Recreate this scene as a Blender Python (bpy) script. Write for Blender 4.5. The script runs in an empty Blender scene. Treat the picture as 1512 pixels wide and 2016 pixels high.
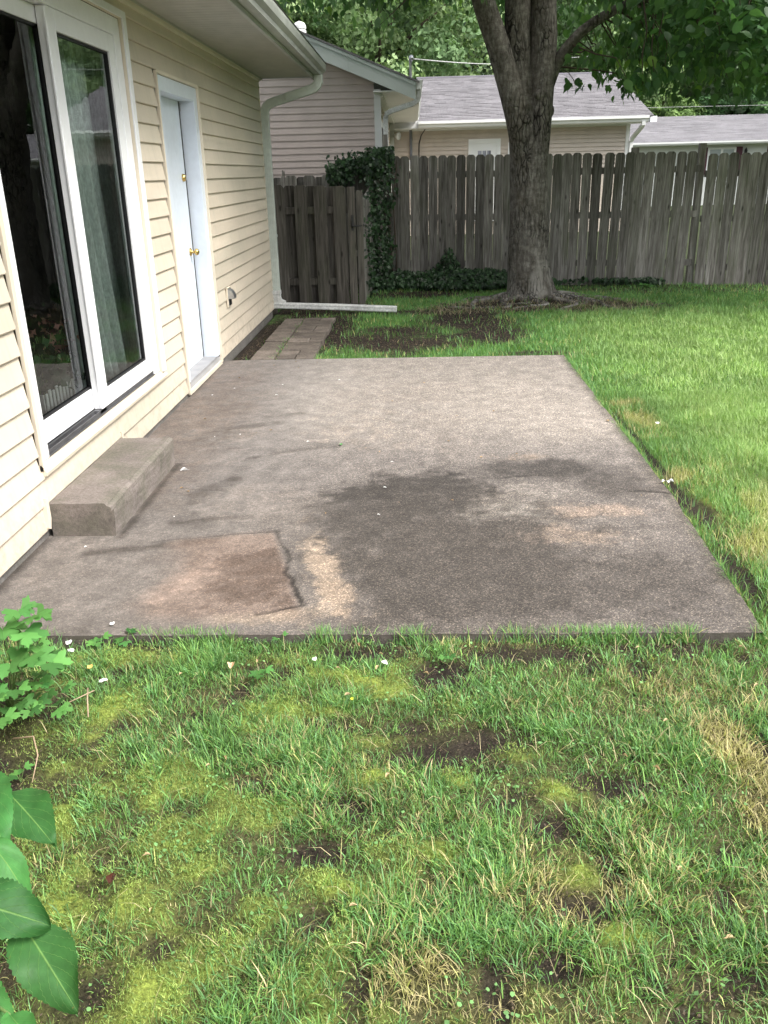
import bpy, math, random
import numpy as np
from mathutils import Vector, Matrix
rng = np.random.default_rng(7)
random.seed(7)
scene = bpy.context.scene
col = scene.collection

# ------------------------------------------------------------------ camera
cam_d = bpy.data.cameras.new('camera')
cam = bpy.data.objects.new('camera', cam_d)
col.objects.link(cam)
scene.camera = cam
cam_d.sensor_fit = 'VERTICAL'
cam_d.sensor_height = 24.0
cam_d.lens = 24.0 * 1700.0 / 2016.0
cam_d.clip_start = 0.05
cam_d.clip_end = 600.0
CAM_P, CAM_Y, CAM_R = math.radians(21.4475), math.radians(-2.3864), math.radians(-1.4485)
fw = Vector((math.sin(CAM_Y) * math.cos(CAM_P), math.cos(CAM_Y) * math.cos(CAM_P), -math.sin(CAM_P)))
rt = Vector((math.cos(CAM_Y), -math.sin(CAM_Y), 0))
up = rt.cross(fw)
r2 = rt * math.cos(CAM_R) + up * math.sin(CAM_R)
u2 = up * math.cos(CAM_R) - rt * math.sin(CAM_R)
cam.matrix_world = Matrix(((r2.x, u2.x, -fw.x, 0), (r2.y, u2.y, -fw.y, 0), (r2.z, u2.z, -fw.z, 1.6), (0, 0, 0, 1)))

# ------------------------------------------------------------------ sky, sun, exposure
SUN_EL, SUN_AZ = 52.0, 115.0       # azimuth clockwise from +Y
world = bpy.data.worlds.new('World')
scene.world = world
world.use_nodes = True
wt = world.node_tree
sky = wt.nodes.new('ShaderNodeTexSky')
sky.sky_type = 'NISHITA'
sky.sun_disc = False
sky.sun_elevation = math.radians(SUN_EL)
sky.sun_rotation = math.radians(SUN_AZ)
sky.air_density = 1.0
sky.dust_density = 4.0
sky.ozone_density = 1.0
hs = wt.nodes.new('ShaderNodeHueSaturation')
hs.inputs['Saturation'].default_value = 0.28
bgn = wt.nodes['Background']
wt.links.new(sky.outputs[0], hs.inputs['Color'])
wt.links.new(hs.outputs[0], bgn.inputs[0])
bgn.inputs[1].default_value = 0.15
sun_d = bpy.data.lights.new('sun', 'SUN')
sun_d.energy = 1.5
sun_d.angle = math.radians(24)
sun_d.color = (1.0, 0.95, 0.87)
sun = bpy.data.objects.new('sun', sun_d)
col.objects.link(sun)
ssd = Vector((math.sin(math.radians(SUN_AZ)) * math.cos(math.radians(SUN_EL)),
              math.cos(math.radians(SUN_AZ)) * math.cos(math.radians(SUN_EL)), math.sin(math.radians(SUN_EL))))
sun.rotation_euler = ssd.to_track_quat('Z', 'Y').to_euler()
vs = scene.view_settings
vs.view_transform = 'Standard'
vs.look = 'None'
vs.gamma = 1.0
vs.use_curve_mapping = False
vs.exposure = 1.45
scene.cycles.use_denoising = True
scene.cycles.max_bounces = 7
scene.cycles.transparent_max_bounces = 12
scene.cycles.caustics_reflective = False
scene.cycles.caustics_refractive = False

# ------------------------------------------------------------------ helpers
def tag(o, label=None, cat=None, group=None, kind=None):
    if label: o['label'] = label
    if cat: o['category'] = cat
    if group: o['group'] = group
    if kind: o['kind'] = kind
    return o

WLOC = {}
def wloc(o):
    return WLOC.get(o.name, Vector((0, 0, 0)))

def thing(name, label, cat, loc=(0, 0, 0), group=None):
    o = bpy.data.objects.new(name, None)
    o.empty_display_size = 0.1
    o.location = loc
    col.objects.link(o)
    WLOC[o.name] = Vector(loc)
    return tag(o, label, cat, group)

def link(name, me, mat=None, parent=None, world_coords=True):
    o = bpy.data.objects.new(name, me)
    col.objects.link(o)
    if mat is not None and len(me.materials) == 0:
        me.materials.append(mat)
    if parent is not None:
        o.parent = parent
        if world_coords:
            o.location = -wloc(parent)
    WLOC[o.name] = Vector((0, 0, 0))
    return o

class MB:
    def __init__(self):
        self.v, self.f = [], []
    def box(self, x0, x1, y0, y1, z0, z1):
        n = len(self.v)
        self.v += [(x0, y0, z0), (x1, y0, z0), (x1, y1, z0), (x0, y1, z0), (x0, y0, z1), (x1, y0, z1), (x1, y1, z1), (x0, y1, z1)]
        self.f += [tuple(n + i for i in q) for q in ((3, 2, 1, 0), (4, 5, 6, 7), (0, 1, 5, 4), (1, 2, 6, 5), (2, 3, 7, 6), (3, 0, 4, 7))]
        return self
    def prism(self, prof, a, b, axis='y'):
        """prof: list of 2D points, extruded along axis from a to b"""
        n = len(self.v); k = len(prof)
        for t in (a, b):
            for p, q in prof:
                self.v.append({'y': (p, t, q), 'x': (t, p, q), 'z': (p, q, t)}[axis])
        self.f.append(tuple(n + i for i in range(k)))
        self.f.append(tuple(n + k + i for i in reversed(range(k))))
        for i in range(k):
            j = (i + 1) % k
            self.f.append((n + j, n + i, n + k + i, n + k + j))
        return self
    def tube(self, pts, rad, n=8, cap=True, squash=None):
        pts = [Vector(p) for p in pts]
        if not hasattr(rad, '__len__'): rad = [rad] * len(pts)
        base = len(self.v)
        ref = None
        for i, p in enumerate(pts):
            d = (pts[min(i + 1, len(pts) - 1)] - pts[max(i - 1, 0)]).normalized()
            if ref is None:
                ref = Vector((1, 0, 0)) if abs(d.x) < .8 else Vector((0, 1, 0))
            a = (ref - d * ref.dot(d)).normalized(); b = d.cross(a); ref = a
            for k in range(n):
                t = 2 * math.pi * k / n
                self.v.append(tuple(p + (a * math.cos(t) + b * math.sin(t)) * rad[i]))
        for i in range(len(pts) - 1):
            for k in range(n):
                j = (k + 1) % n
                self.f.append((base + i * n + k, base + i * n + j, base + (i + 1) * n + j, base + (i + 1) * n + k))
        if cap:
            self.f.append(tuple(base + k for k in reversed(range(n))))
            self.f.append(tuple(base + (len(pts) - 1) * n + k for k in range(n)))
        return self
    def rect_tube(self, pts, w, h, side=(0, 1, 0)):
        """rectangular section swept along pts; side = fixed side direction of width w"""
        s = Vector(side).normalized(); pts = [Vector(p) for p in pts]; base = len(self.v)
        for i, p in enumerate(pts):
            d = (pts[min(i + 1, len(pts) - 1)] - pts[max(i - 1, 0)]).normalized()
            nrm = d.cross(s).normalized()
            for a, b in ((-1, -1), (1, -1), (1, 1), (-1, 1)):
                self.v.append(tuple(p + s * a * w / 2 + nrm * b * h / 2))
        for i in range(len(pts) - 1):
            for k in range(4):
                j = (k + 1) % 4
                self.f.append((base + i * 4 + k, base + i * 4 + j, base + i * 4 + 4 + j, base + i * 4 + 4 + k))
        self.f.append((base + 3, base + 2, base + 1, base)); e = base + 4 * (len(pts) - 1)
        self.f.append((e, e + 1, e + 2, e + 3))
        return self
    def lathe(self, prof, c, axis=(0, 0, 1), n=16):
        """prof: (radius, height) along axis from c"""
        ax = Vector(axis).normalized(); ref = Vector((1, 0, 0)) if abs(ax.x) < .8 else Vector((0, 1, 0))
        a = (ref - ax * ref.dot(ax)).normalized(); b = ax.cross(a); base = len(self.v); c = Vector(c)
        for r, h in prof:
            for k in range(n):
                t = 2 * math.pi * k / n
                self.v.append(tuple(c + ax * h + (a * math.cos(t) + b * math.sin(t)) * r))
        for i in range(len(prof) - 1):
            for k in range(n):
                j = (k + 1) % n
                self.f.append((base + i * n + k, base + i * n + j, base + (i + 1) * n + j, base + (i + 1) * n + k))
        self.f.append(tuple(base + (len(prof) - 1) * n + k for k in range(n)))
        return self
    def mesh(self, name, smooth=False):
        me = bpy.data.meshes.new(name)
        me.from_pydata([tuple(map(float, q)) for q in self.v], [], self.f)
        me.update()
        if smooth:
            me.polygons.foreach_set('use_smooth', [True] * len(me.polygons))
        return me
    def build(self, name, mat, parent=None, smooth=False, bevel=0):
        o = link(name, self.mesh(name, smooth), mat, parent)
        if bevel:
            m = o.modifiers.new('bevel', 'BEVEL'); m.width = bevel; m.segments = 2; m.limit_method = 'ANGLE'
        return o

def box(name, mat, parent, x0, x1, y0, y1, z0, z1, bevel=0):
    return MB().box(x0, x1, y0, y1, z0, z1).build(name, mat, parent, bevel=bevel)

def np_mesh(name, verts, loops, starts, mat=None, color=None, smooth=False):
    """fast mesh from numpy arrays; color: per-vertex RGBA float"""
    me = bpy.data.meshes.new(name)
    me.vertices.add(len(verts)); me.vertices.foreach_set('co', np.ascontiguousarray(verts, dtype=np.float32).ravel())
    me.loops.add(len(loops)); me.loops.foreach_set('vertex_index', np.ascontiguousarray(loops, dtype=np.int32))
    me.polygons.add(len(starts)); me.polygons.foreach_set('loop_start', np.ascontiguousarray(starts, dtype=np.int32))
    if smooth:
        me.polygons.foreach_set('use_smooth', np.ones(len(starts), dtype=bool))
    if color is not None:
        a = me.color_attributes.new('Col', 'FLOAT_COLOR', 'POINT')
        color = np.asarray(color); c = np.ones((len(verts), 4), dtype=np.float32); c[:, :color.shape[1]] = color
        a.data.foreach_set('color', c.ravel())
    me.update(calc_edges=True)
    me.validate()
    if mat: me.materials.append(mat)
    return me

# numpy value noise
_lat = np.random.default_rng(99).random((256, 256))
def vnoise(x, y, s, seed=0):
    x = np.asarray(x) * s + seed * 17.3; y = np.asarray(y) * s + seed * 9.7
    xi = np.floor(x).astype(int); yi = np.floor(y).astype(int)
    fx = x - xi; fy = y - yi
    fx = fx * fx * (3 - 2 * fx); fy = fy * fy * (3 - 2 * fy)
    g = lambda a, b: _lat[a & 255, b & 255]
    return (g(xi, yi) * (1 - fx) + g(xi + 1, yi) * fx) * (1 - fy) + (g(xi, yi + 1) * (1 - fx) + g(xi + 1, yi + 1) * fx) * fy
def fbm(x, y, s, seed=0, oct=4):
    t = 0; a = .5; n = 0
    for k in range(oct):
        t = t + a * vnoise(x, y, s * 2 ** k, seed + k * 3); n += a; a *= .5
    return t / n
def sstep(a, b, x):
    t = np.clip((x - a) / (b - a), 0, 1)
    return t * t * (3 - 2 * t)
def blob(x, y, cx, cy, rx, ry, rot=0, soft=.5, nz=.35, ns=2.5, seed=0):
    """soft irregular ellipse 0..1"""
    c, s = math.cos(rot), math.sin(rot)
    dx, dy = x - cx, y - cy
    u = (dx * c + dy * s) / rx; v = (-dx * s + dy * c) / ry
    d = np.sqrt(u * u + v * v) + (fbm(x, y, ns, seed + 5) - .5) * 2 * nz + (fbm(x, y, ns * 7, seed + 9, 3) - .5) * nz * 1.1
    return 1 - sstep(1 - soft, 1 + soft, d)

# ------------------------------------------------------------------ materials
def new_mat(name):
    m = bpy.data.materials.new(name); m.use_nodes = True
    nt = m.node_tree; b = nt.nodes['Principled BSDF']
    return m, nt, b
def N(nt, t, **kw):
    n = nt.nodes.new(t)
    for k, v in kw.items():
        if k in n.inputs: n.inputs[k].default_value = v
        else: setattr(n, k, v)
    return n
def coords(nt, scale=(1, 1, 1), rnd=False, kind='Object'):
    tc = N(nt, 'ShaderNodeTexCoord'); mp = N(nt, 'ShaderNodeMapping')
    mp.inputs['Scale'].default_value = scale
    nt.links.new(tc.outputs[kind], mp.inputs['Vector'])
    if rnd:
        oi = N(nt, 'ShaderNodeObjectInfo'); mu = N(nt, 'ShaderNodeVectorMath', operation='SCALE')
        cx = N(nt, 'ShaderNodeCombineXYZ')
        for i in range(3): nt.links.new(oi.outputs['Random'], cx.inputs[i])
        nt.links.new(cx.outputs[0], mu.inputs[0]); mu.inputs['Scale'].default_value = 37.0
        nt.links.new(mu.outputs[0], mp.inputs['Location'])
    return mp.outputs[0]
def noise(nt, vec, scale, detail=4, rough=.55, dist=0):
    n = N(nt, 'ShaderNodeTexNoise'); n.inputs['Scale'].default_value = scale
    n.inputs['Detail'].default_value = detail; n.inputs['Roughness'].default_value = rough
    n.inputs['Distortion'].default_value = dist
    nt.links.new(vec, n.inputs['Vector'])
    return n.outputs['Fac']
def ramp(nt, fac, stops):
    r = N(nt, 'ShaderNodeValToRGB'); el = r.color_ramp.elements
    while len(el) < len(stops): el.new(.5)
    for e, (p, c) in zip(el, stops):
        e.position = p; e.color = (*c, 1) if len(c) == 3 else c
    nt.links.new(fac, r.inputs[0])
    return r.outputs[0]
def mixc(nt, a, b, fac, mode='MIX'):
    m = N(nt, 'ShaderNodeMix', data_type='RGBA', blend_type=mode)
    for s, i in ((a, 6), (b, 7), (fac, 0)):
        if hasattr(s, 'is_output'): nt.links.new(s, m.inputs[i])
        elif isinstance(s, (int, float)): m.inputs[i].default_value = s
        else: m.inputs[i].default_value = (*s, 1)
    return m.outputs[2]
def bump(nt, b, h, strength, dist=.01):
    n = N(nt, 'ShaderNodeBump'); n.inputs['Strength'].default_value = strength; n.inputs['Distance'].default_value = dist
    nt.links.new(h, n.inputs['Height']); nt.links.new(n.outputs[0], b.inputs['Normal'])
def g3(v): return (v, v, v)
def mul_noise(nt, c, vec, scale, lo, hi, detail=4, a=.3, b=.7):
    f = noise(nt, vec, scale, detail)
    return mixc(nt, c, ramp(nt, f, [(a, g3(lo)), (b, g3(hi))]), 1.0, 'MULTIPLY')

def simple(name, c, rough=.5, spec=.4, var=(3, .9, 1.06), fine=None, bmp=None, metal=0, rand=None, scale=(1, 1, 1)):
    m, nt, b = new_mat(name)
    vec = coords(nt, scale, rnd=rand is not None)
    out = mixc(nt, c, c, 0.0)
    if var: out = mul_noise(nt, out, vec, *var)
    if fine: out = mul_noise(nt, out, vec, *fine)
    if rand:
        oi = N(nt, 'ShaderNodeObjectInfo')
        out = mixc(nt, out, ramp(nt, oi.outputs['Random'], [(0, g3(rand[0])), (1, g3(rand[1]))]), 1.0, 'MULTIPLY')
    nt.links.new(out, b.inputs['Base Color'])
    b.inputs['Roughness'].default_value = rough
    b.inputs['Specular IOR Level'].default_value = spec
    b.inputs['Metallic'].default_value = metal
    if bmp: bump(nt, b, noise(nt, vec, bmp[0], 4), bmp[1], bmp[2])
    return m

def siding_mat(name, c, dirt=(.30, .31, .25), amt=.35, grain=True):
    m, nt, b = new_mat(name)
    vec = coords(nt, (1, 1, 1)); vy = coords(nt, (1, .25, 1))
    base = mul_noise(nt, mixc(nt, c, c, 0.0), vy, 4, .93, 1.05)
    d = ramp(nt, noise(nt, vy, 1.4, 6, .6), [(.42, g3(0)), (.75, g3(amt))])
    out = mixc(nt, base, dirt, d)
    st = ramp(nt, noise(nt, coords(nt, (1, 9, .8)), 3, 5, .6), [(.5, g3(0)), (.85, g3(.25))])
    out = mixc(nt, out, tuple(x * .8 for x in dirt), st)
    sz = N(nt, 'ShaderNodeSeparateXYZ'); nt.links.new(coords(nt), sz.inputs[0])
    low = mixc(nt, (0, 0, 0), ramp(nt, noise(nt, coords(nt), 16, 6, .7), [(.45, g3(0)), (.7, g3(.55))]), ramp(nt, sz.outputs[2], [(.04, g3(1)), (.42, g3(0))]))
    out = mixc(nt, out, (.27, .21, .15), low)
    oi = N(nt, 'ShaderNodeObjectInfo')
    out = mixc(nt, out, ramp(nt, oi.outputs['Random'], [(0, g3(.95)), (1, g3(1.03))]), 1.0, 'MULTIPLY')
    nt.links.new(out, b.inputs['Base Color'])
    b.inputs['Roughness'].default_value = .48; b.inputs['Specular IOR Level'].default_value = .35
    bump(nt, b, noise(nt, coords(nt, (1, 3, 40)), 3, 4), .12, .002)
    return m

def wood_mat(name, cols, rand=(.6, 1.25), green=.25):
    m, nt, b = new_mat(name)
    vec = coords(nt, (9, 9, .55), rnd=True)
    f = noise(nt, vec, 3.5, 8, .62, .6)
    c = ramp(nt, f, [(.28, cols[0]), (.5, cols[1]), (.72, cols[2])])
    fine = noise(nt, coords(nt, (60, 60, 1.2), rnd=True), 4, 4, .6)
    c = mixc(nt, c, ramp(nt, fine, [(.3, g3(.62)), (.65, g3(1.12))]), 1.0, 'MULTIPLY')
    # knots
    vo = N(nt, 'ShaderNodeTexVoronoi'); vo.inputs['Scale'].default_value = 1.0
    nt.links.new(coords(nt, (9, 9, 3.2), rnd=True), vo.inputs['Vector'])
    k = ramp(nt, vo.outputs['Distance'], [(.06, g3(.3)), (.16, g3(1))])
    c = mixc(nt, c, k, 1.0, 'MULTIPLY')
    gr = ramp(nt, noise(nt, coords(nt, (2, 2, .8), rnd=True), 1.6, 4), [(.5, g3(0)), (.72, g3(green))])
    c = mixc(nt, c, (.09, .11, .055), gr)
    oi = N(nt, 'ShaderNodeObjectInfo')
    c = mixc(nt, c, ramp(nt, oi.outputs['Random'], [(0, g3(rand[0])), (.5, g3(.92)), (1, g3(rand[1]))]), 1.0, 'MULTIPLY')
    nt.links.new(c, b.inputs['Base Color'])
    b.inputs['Roughness'].default_value = .85; b.inputs['Specular IOR Level'].default_value = .2
    bump(nt, b, fine, .5, .004)
    return m

def leaf_mat(name, c1, c2, trans=.35, rough=.45, rand=True, attr=False, vein=False, spec=.35):
    m, nt, b = new_mat(name)
    if attr:
        at = N(nt, 'ShaderNodeAttribute', attribute_name='Col'); c = at.outputs['Color']
    else:
        c = mixc(nt, c1, c2, ramp(nt, noise(nt, coords(nt, rnd=rand), 1.2, 3), [(.35, g3(0)), (.65, g3(1))]))
    if rand and not attr:
        oi = N(nt, 'ShaderNodeObjectInfo')
        c = mixc(nt, c, ramp(nt, oi.outputs['Random'], [(0, g3(.55)), (1, g3(1.25))]), 1.0, 'MULTIPLY')
    if vein:
        uv = N(nt, 'ShaderNodeAttribute', attribute_name='st')
        sx = N(nt, 'ShaderNodeSeparateXYZ'); nt.links.new(uv.outputs['Vector'], sx.inputs[0])
        def mth(op, a, b_=None, v=None):
            n = N(nt, 'ShaderNodeMath', operation=op)
            nt.links.new(a, n.inputs[0])
            if b_ is not None: nt.links.new(b_, n.inputs[1])
            elif v is not None: n.inputs[1].default_value = v
            return n.outputs[0]
        t = mth('ABSOLUTE', sx.outputs[1])
        s_ = mth('SUBTRACT', sx.outputs[0], mth('MULTIPLY', t, v=.45))
        wave = mth('ABSOLUTE', mth('SINE', mth('MULTIPLY', s_, v=20.0)))
        side = ramp(nt, wave, [(0, g3(.85)), (.09, g3(0))])
        mid = ramp(nt, t, [(.01, g3(1)), (.045, g3(0))])
        vv = mixc(nt, side, mid, 1.0, 'LIGHTEN')
        c = mixc(nt, c, (.24, .42, .12), mixc(nt, (0, 0, 0), vv, .6))
        hb = mixc(nt, vv, noise(nt, coords(nt), 90, 3), .55)
        c = mul_noise(nt, c, coords(nt), 28, .72, 1.15, 5)
        c = mixc(nt, c, (.16, .13, .04), ramp(nt, noise(nt, coords(nt), 75, 2), [(.70, g3(0)), (.76, g3(.7))]))
        bump(nt, b, hb, .55, .003)
    nt.links.new(c, b.inputs['Base Color'])
    b.inputs['Roughness'].default_value = rough; b.inputs['Specular IOR Level'].default_value = spec
    tr = N(nt, 'ShaderNodeBsdfTranslucent'); 
    c2_ = mixc(nt, c, (1.0, 1.15, .6), 1.0, 'MULTIPLY')
    nt.links.new(c2_, tr.inputs[0])
    mx = N(nt, 'ShaderNodeMixShader'); mx.inputs[0].default_value = trans
    nt.links.new(b.outputs[0], mx.inputs[1]); nt.links.new(tr.outputs[0], mx.inputs[2])
    nt.links.new(mx.outputs[0], nt.nodes['Material Output'].inputs[0])
    return m

def ground_mat():
    m, nt, b = new_mat('ground')
    at = N(nt, 'ShaderNodeAttribute', attribute_name='Col')
    vec = coords(nt)
    c = mul_noise(nt, at.outputs['Color'], vec, 120, .45, 1.5, 5)
    c = mul_noise(nt, c, vec, 14, .75, 1.2, 4)
    nt.links.new(c, b.inputs['Base Color'])
    b.inputs['Roughness'].default_value = .95; b.inputs['Specular IOR Level'].default_value = .15
    bump(nt, b, noise(nt, vec, 90, 5, .7), .9, .012)
    return m

def patio_mat():
    m, nt, b = new_mat('patio concrete')
    at = N(nt, 'ShaderNodeAttribute', attribute_name='Col')
    vec = coords(nt)
    c = mul_noise(nt, at.outputs['Color'], vec, 9, .84, 1.12, 6)
    c = mul_noise(nt, c, vec, 45, .80, 1.16, 4)
    c = mul_noise(nt, c, vec, 160, .82, 1.14, 3)
    # exposed aggregate: light and dark grains
    vo = N(nt, 'ShaderNodeTexVoronoi', feature='F1'); vo.inputs['Scale'].default_value = 230
    nt.links.new(vec, vo.inputs['Vector'])
    sp = N(nt, 'ShaderNodeSeparateColor'); nt.links.new(vo.outputs['Color'], sp.inputs[0])
    grain = ramp(nt, sp.outputs[0], [(0, (.45, .43, .42)), (.35, (.8, .79, .78)), (.75, (1.05, 1.03, 1.0)), (.9, (1.6, 1.5, 1.4)), (1, (2.7, 2.5, 2.25))])
    c = mixc(nt, c, mixc(nt, (1, 1, 1), grain, at.outputs['Alpha']), 1.0, 'MULTIPLY')
    nt.links.new(c, b.inputs['Base Color'])
    b.inputs['Roughness'].default_value = .88; b.inputs['Specular IOR Level'].default_value = .25
    bump(nt, b, noise(nt, vec, 260, 3, .7), .6, .003)
    return m

def concrete_mat(name, c, moss=.5, side=True):
    m, nt, b = new_mat(name)
    vec = coords(nt)
    base = mul_noise(nt, mixc(nt, c, c, 0.0), vec, 4, .72, 1.15, 6)
    base = mul_noise(nt, base, vec, 60, .75, 1.2, 5)
    base = mul_noise(nt, base, vec, 300, .8, 1.25, 2)
    gm = ramp(nt, noise(nt, vec, 5, 5), [(.45, g3(0)), (.7, g3(moss))])
    base = mixc(nt, base, (.075, .085, .05), gm)
    nt.links.new(base, b.inputs['Base Color'])
    b.inputs['Roughness'].default_value = .9; b.inputs['Specular IOR Level'].default_value = .2
    bump(nt, b, noise(nt, vec, 120, 5, .7), .6, .006)
    return m

def bark_mat():
    m, nt, b = new_mat('bark')
    vec = coords(nt, (1, 1, .17))
    wv = N(nt, 'ShaderNodeTexNoise'); wv.inputs['Scale'].default_value = 6; nt.links.new(coords(nt), wv.inputs['Vector'])
    ad = N(nt, 'ShaderNodeVectorMath', operation='MULTIPLY_ADD'); nt.links.new(wv.outputs['Color'], ad.inputs[0]); ad.inputs[1].default_value = (.10, .10, .10); nt.links.new(vec, ad.inputs[2])
    vo = N(nt, 'ShaderNodeTexVoronoi', feature='DISTANCE_TO_EDGE'); vo.inputs['Scale'].default_value = 21; nt.links.new(ad.outputs[0], vo.inputs['Vector'])
    patch = ramp(nt, noise(nt, coords(nt, (1, 1, .6)), 3.2, 4), [(.42, g3(0)), (.6, g3(1))])
    crack = mixc(nt, (1, 1, 1), ramp(nt, vo.outputs['Distance'], [(.0, g3(.12)), (.12, g3(1))]), patch)
    f = noise(nt, coords(nt, (3, 3, 1)), 9, 8, .68)
    c = ramp(nt, f, [(.3, (.055, .049, .041)), (.5, (.12, .11, .096)), (.66, (.20, .19, .17)), (.82, (.36, .355, .335))])
    lent = noise(nt, coords(nt, (1.6, 1.6, 3.4)), 7, 6, .65, .6)
    c = mixc(nt, c, ramp(nt, lent, [(.38, g3(.72)), (.6, g3(1.12))]), 1.0, 'MULTIPLY')
    c = mixc(nt, c, crack, 1.0, 'MULTIPLY')
    gl = ramp(nt, noise(nt, coords(nt, (1, 1, .5)), 2.2, 5), [(.5, g3(0)), (.68, g3(.6))])
    c = mixc(nt, c, (.05, .042, .026), gl)
    sx_ = N(nt, 'ShaderNodeSeparateXYZ'); nt.links.new(coords(nt), sx_.inputs[0])
    base_ = ramp(nt, sx_.outputs[2], [(.15, g3(1)), (.95, g3(0))])
    pale = mixc(nt, (0, 0, 0), ramp(nt, noise(nt, coords(nt, (1, 1, .6)), 3.0, 4), [(.45, g3(0)), (.58, g3(.65))]), base_)
    c = mixc(nt, c, mixc(nt, (.27, .26, .235), crack, 1.0, 'MULTIPLY'), pale)
    nt.links.new(c, b.inputs['Base Color'])
    b.inputs['Roughness'].default_value = .95; b.inputs['Specular IOR Level'].default_value = .15
    mix = mixc(nt, crack, lent, .35)
    bump(nt, b, mix, 1.0, .025)
    return m

def glass_mat():
    m, nt, b = new_mat('window glass')
    nt.nodes.remove(b)
    fr = N(nt, 'ShaderNodeFresnel'); fr.inputs['IOR'].default_value = 1.56
    gl = N(nt, 'ShaderNodeBsdfGlossy'); gl.inputs['Roughness'].default_value = 0.0
    gl.inputs['Color'].default_value = (.93, .96, .97, 1)
    tr = N(nt, 'ShaderNodeBsdfTransparent'); tr.inputs[0].default_value = (.82, .87, .86, 1)
    bp = N(nt, 'ShaderNodeBump'); bp.inputs['Strength'].default_value = .25; bp.inputs['Distance'].default_value = .0018
    nt.links.new(noise(nt, coords(nt), 5, 2), bp.inputs['Height'])
    nt.links.new(bp.outputs[0], gl.inputs['Normal'])
    mx = N(nt, 'ShaderNodeMixShader')
    nt.links.new(fr.outputs[0], mx.inputs[0]); nt.links.new(tr.outputs[0], mx.inputs[1]); nt.links.new(gl.outputs[0], mx.inputs[2])
    nt.links.new(mx.outputs[0], nt.nodes['Material Output'].inputs[0])
    return m

M_SIDING = siding_mat('cream siding', (.63, .55, .45), amt=.5)
M_SIDING_N = siding_mat('taupe siding', (.58, .49, .455), (.25, .22, .2), .15)
M_SIDING_W = siding_mat('tan siding', (.57, .50, .43), (.25, .22, .2), .12)
M_TRIM = simple('cream trim', (.66, .59, .48), .45, bmp=None)
M_WHITE = simple('white vinyl', (.80, .81, .83), .35, .45, (2, .95, 1.03), (25, .97, 1.02))
M_DOOR = simple('painted door', (.66, .72, .80), .42, .4, (1.5, .94, 1.04), (18, .96, 1.03))
M_SOFFIT = simple('soffit', (.42, .41, .38), .6, .2, (.8, .8, 1.1), (8, .9, 1.05), scale=(1, .4, 1))
M_GUTTER = simple('gutter', (.44, .46, .43), .4, .4, (2, .6, 1.1), (14, .85, 1.05), scale=(1, .3, 1))
M_SPOUT = simple('downspout paint', (.52, .57, .53), .4, .4, (2, .85, 1.05), (20, .9, 1.05))
M_SPOUT_W = simple('splash spout', (.72, .73, .72), .45, .4, (6, .75, 1.05), (40, .7, 1.1))
M_NTRIM = simple('neighbour white trim', (.78, .79, .78), .45, .3, (1, .94, 1.03))
M_DARK = simple('rubber black', (.012, .012, .014), .5)
M_TRACK = simple('aluminium track', (.16, .16, .17), .45, .5, (8, .6, 1.1), (60, .7, 1.1), metal=.5, scale=(1, .2, 1))
M_BRASS = simple('brass', (.72, .50, .18), .22, .5, None, metal=1)
M_STEEL = simple('vent metal', (.55, .56, .58), .28, .5, (20, .7, 1.1), metal=.9)
M_IRON = simple('black iron', (.02, .02, .02), .5, .4)
M_GLASS = glass_mat()
M_CURTAIN = simple('sage curtain', (.72, .80, .75), .9, .1, (6, .85, 1.1), (90, .75, 1.2), scale=(1, 1, .35))
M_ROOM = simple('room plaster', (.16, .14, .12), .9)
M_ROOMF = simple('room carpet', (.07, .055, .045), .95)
M_PLANTER = simple('cream ribbed planter', (.75, .77, .74), .5)
M_WOOD = wood_mat('weathered cedar', [(.075, .067, .058), (.205, .192, .174), (.37, .355, .33)], (.5, 1.35), .4)
M_WOODG = wood_mat('dark gate cedar', [(.035, .032, .027), (.095, .087, .075), (.17, .155, .135)], (.7, 1.2))
M_SHINGLE = simple('asphalt shingle', (.19, .183, .193), .9, .2, (2, .8, 1.12), (40, .6, 1.35))
M_SHINGLE2 = simple('old grey shingle', (.21, .205, .22), .9, .2, (1.5, .85, 1.15), (30, .8, 1.15))
M_BARK = bark_mat()
M_TWIG = simple('twig bark', (.07, .055, .04), .9, .15)
M_LEAF = leaf_mat('maple leaf', (.06, .14, .055), (.10, .20, .07), .4)
M_LEAFA = leaf_mat('maple crown', None, None, .45, attr=True)
M_BGLEAF = leaf_mat('far foliage', None, None, .25, attr=True, rough=.7, spec=.15)
M_IVY = leaf_mat('ivy leaf', None, None, .15, attr=True, rough=.4)
M_HYD = leaf_mat('hydrangea leaf', (.06, .21, .055), (.10, .30, .08), .4, vein=True, rough=.5, spec=.25)
M_COL = leaf_mat('columbine leaf', (.065, .20, .055), (.13, .31, .075), .3, rough=.55, spec=.2)
M_STEM = simple('green stem', (.12, .2, .06), .7)
M_GRASS = leaf_mat('grass blade', None, None, .3, attr=True, rough=.5, spec=.3)
M_GROUND = ground_mat()
M_PATIO = patio_mat()
M_STEP = concrete_mat('step concrete', (.205, .178, .162), .5)
M_FOUND = concrete_mat('foundation', (.17, .16, .15), .2)
M_SLAB = concrete_mat('slab side', (.10, .087, .078), .3)
M_PAVER = simple('paver brick', (.17, .145, .125), .9, .15, (6, .6, 1.15), (50, .7, 1.2), (90, .6, .006), rand=(.75, 1.25))
M_PETAL = simple('white petal', (.8, .8, .78), .6)
M_DRY = simple('dry leaf', (.35, .24, .13), .8, rand=(.6, 1.3))
M_CABLE = simple('cable', (.5, .5, .5), .6)
M_SHUTTER = simple('maroon shutter', (.075, .022, .035), .6)
M_GREYPIPE = simple('grey conduit', (.16, .17, .19), .6)
M_LACE = simple('white curtain', (.30, .31, .36), .9, .1, (14, .5, 1.3), scale=(1, 1, .1))
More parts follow.
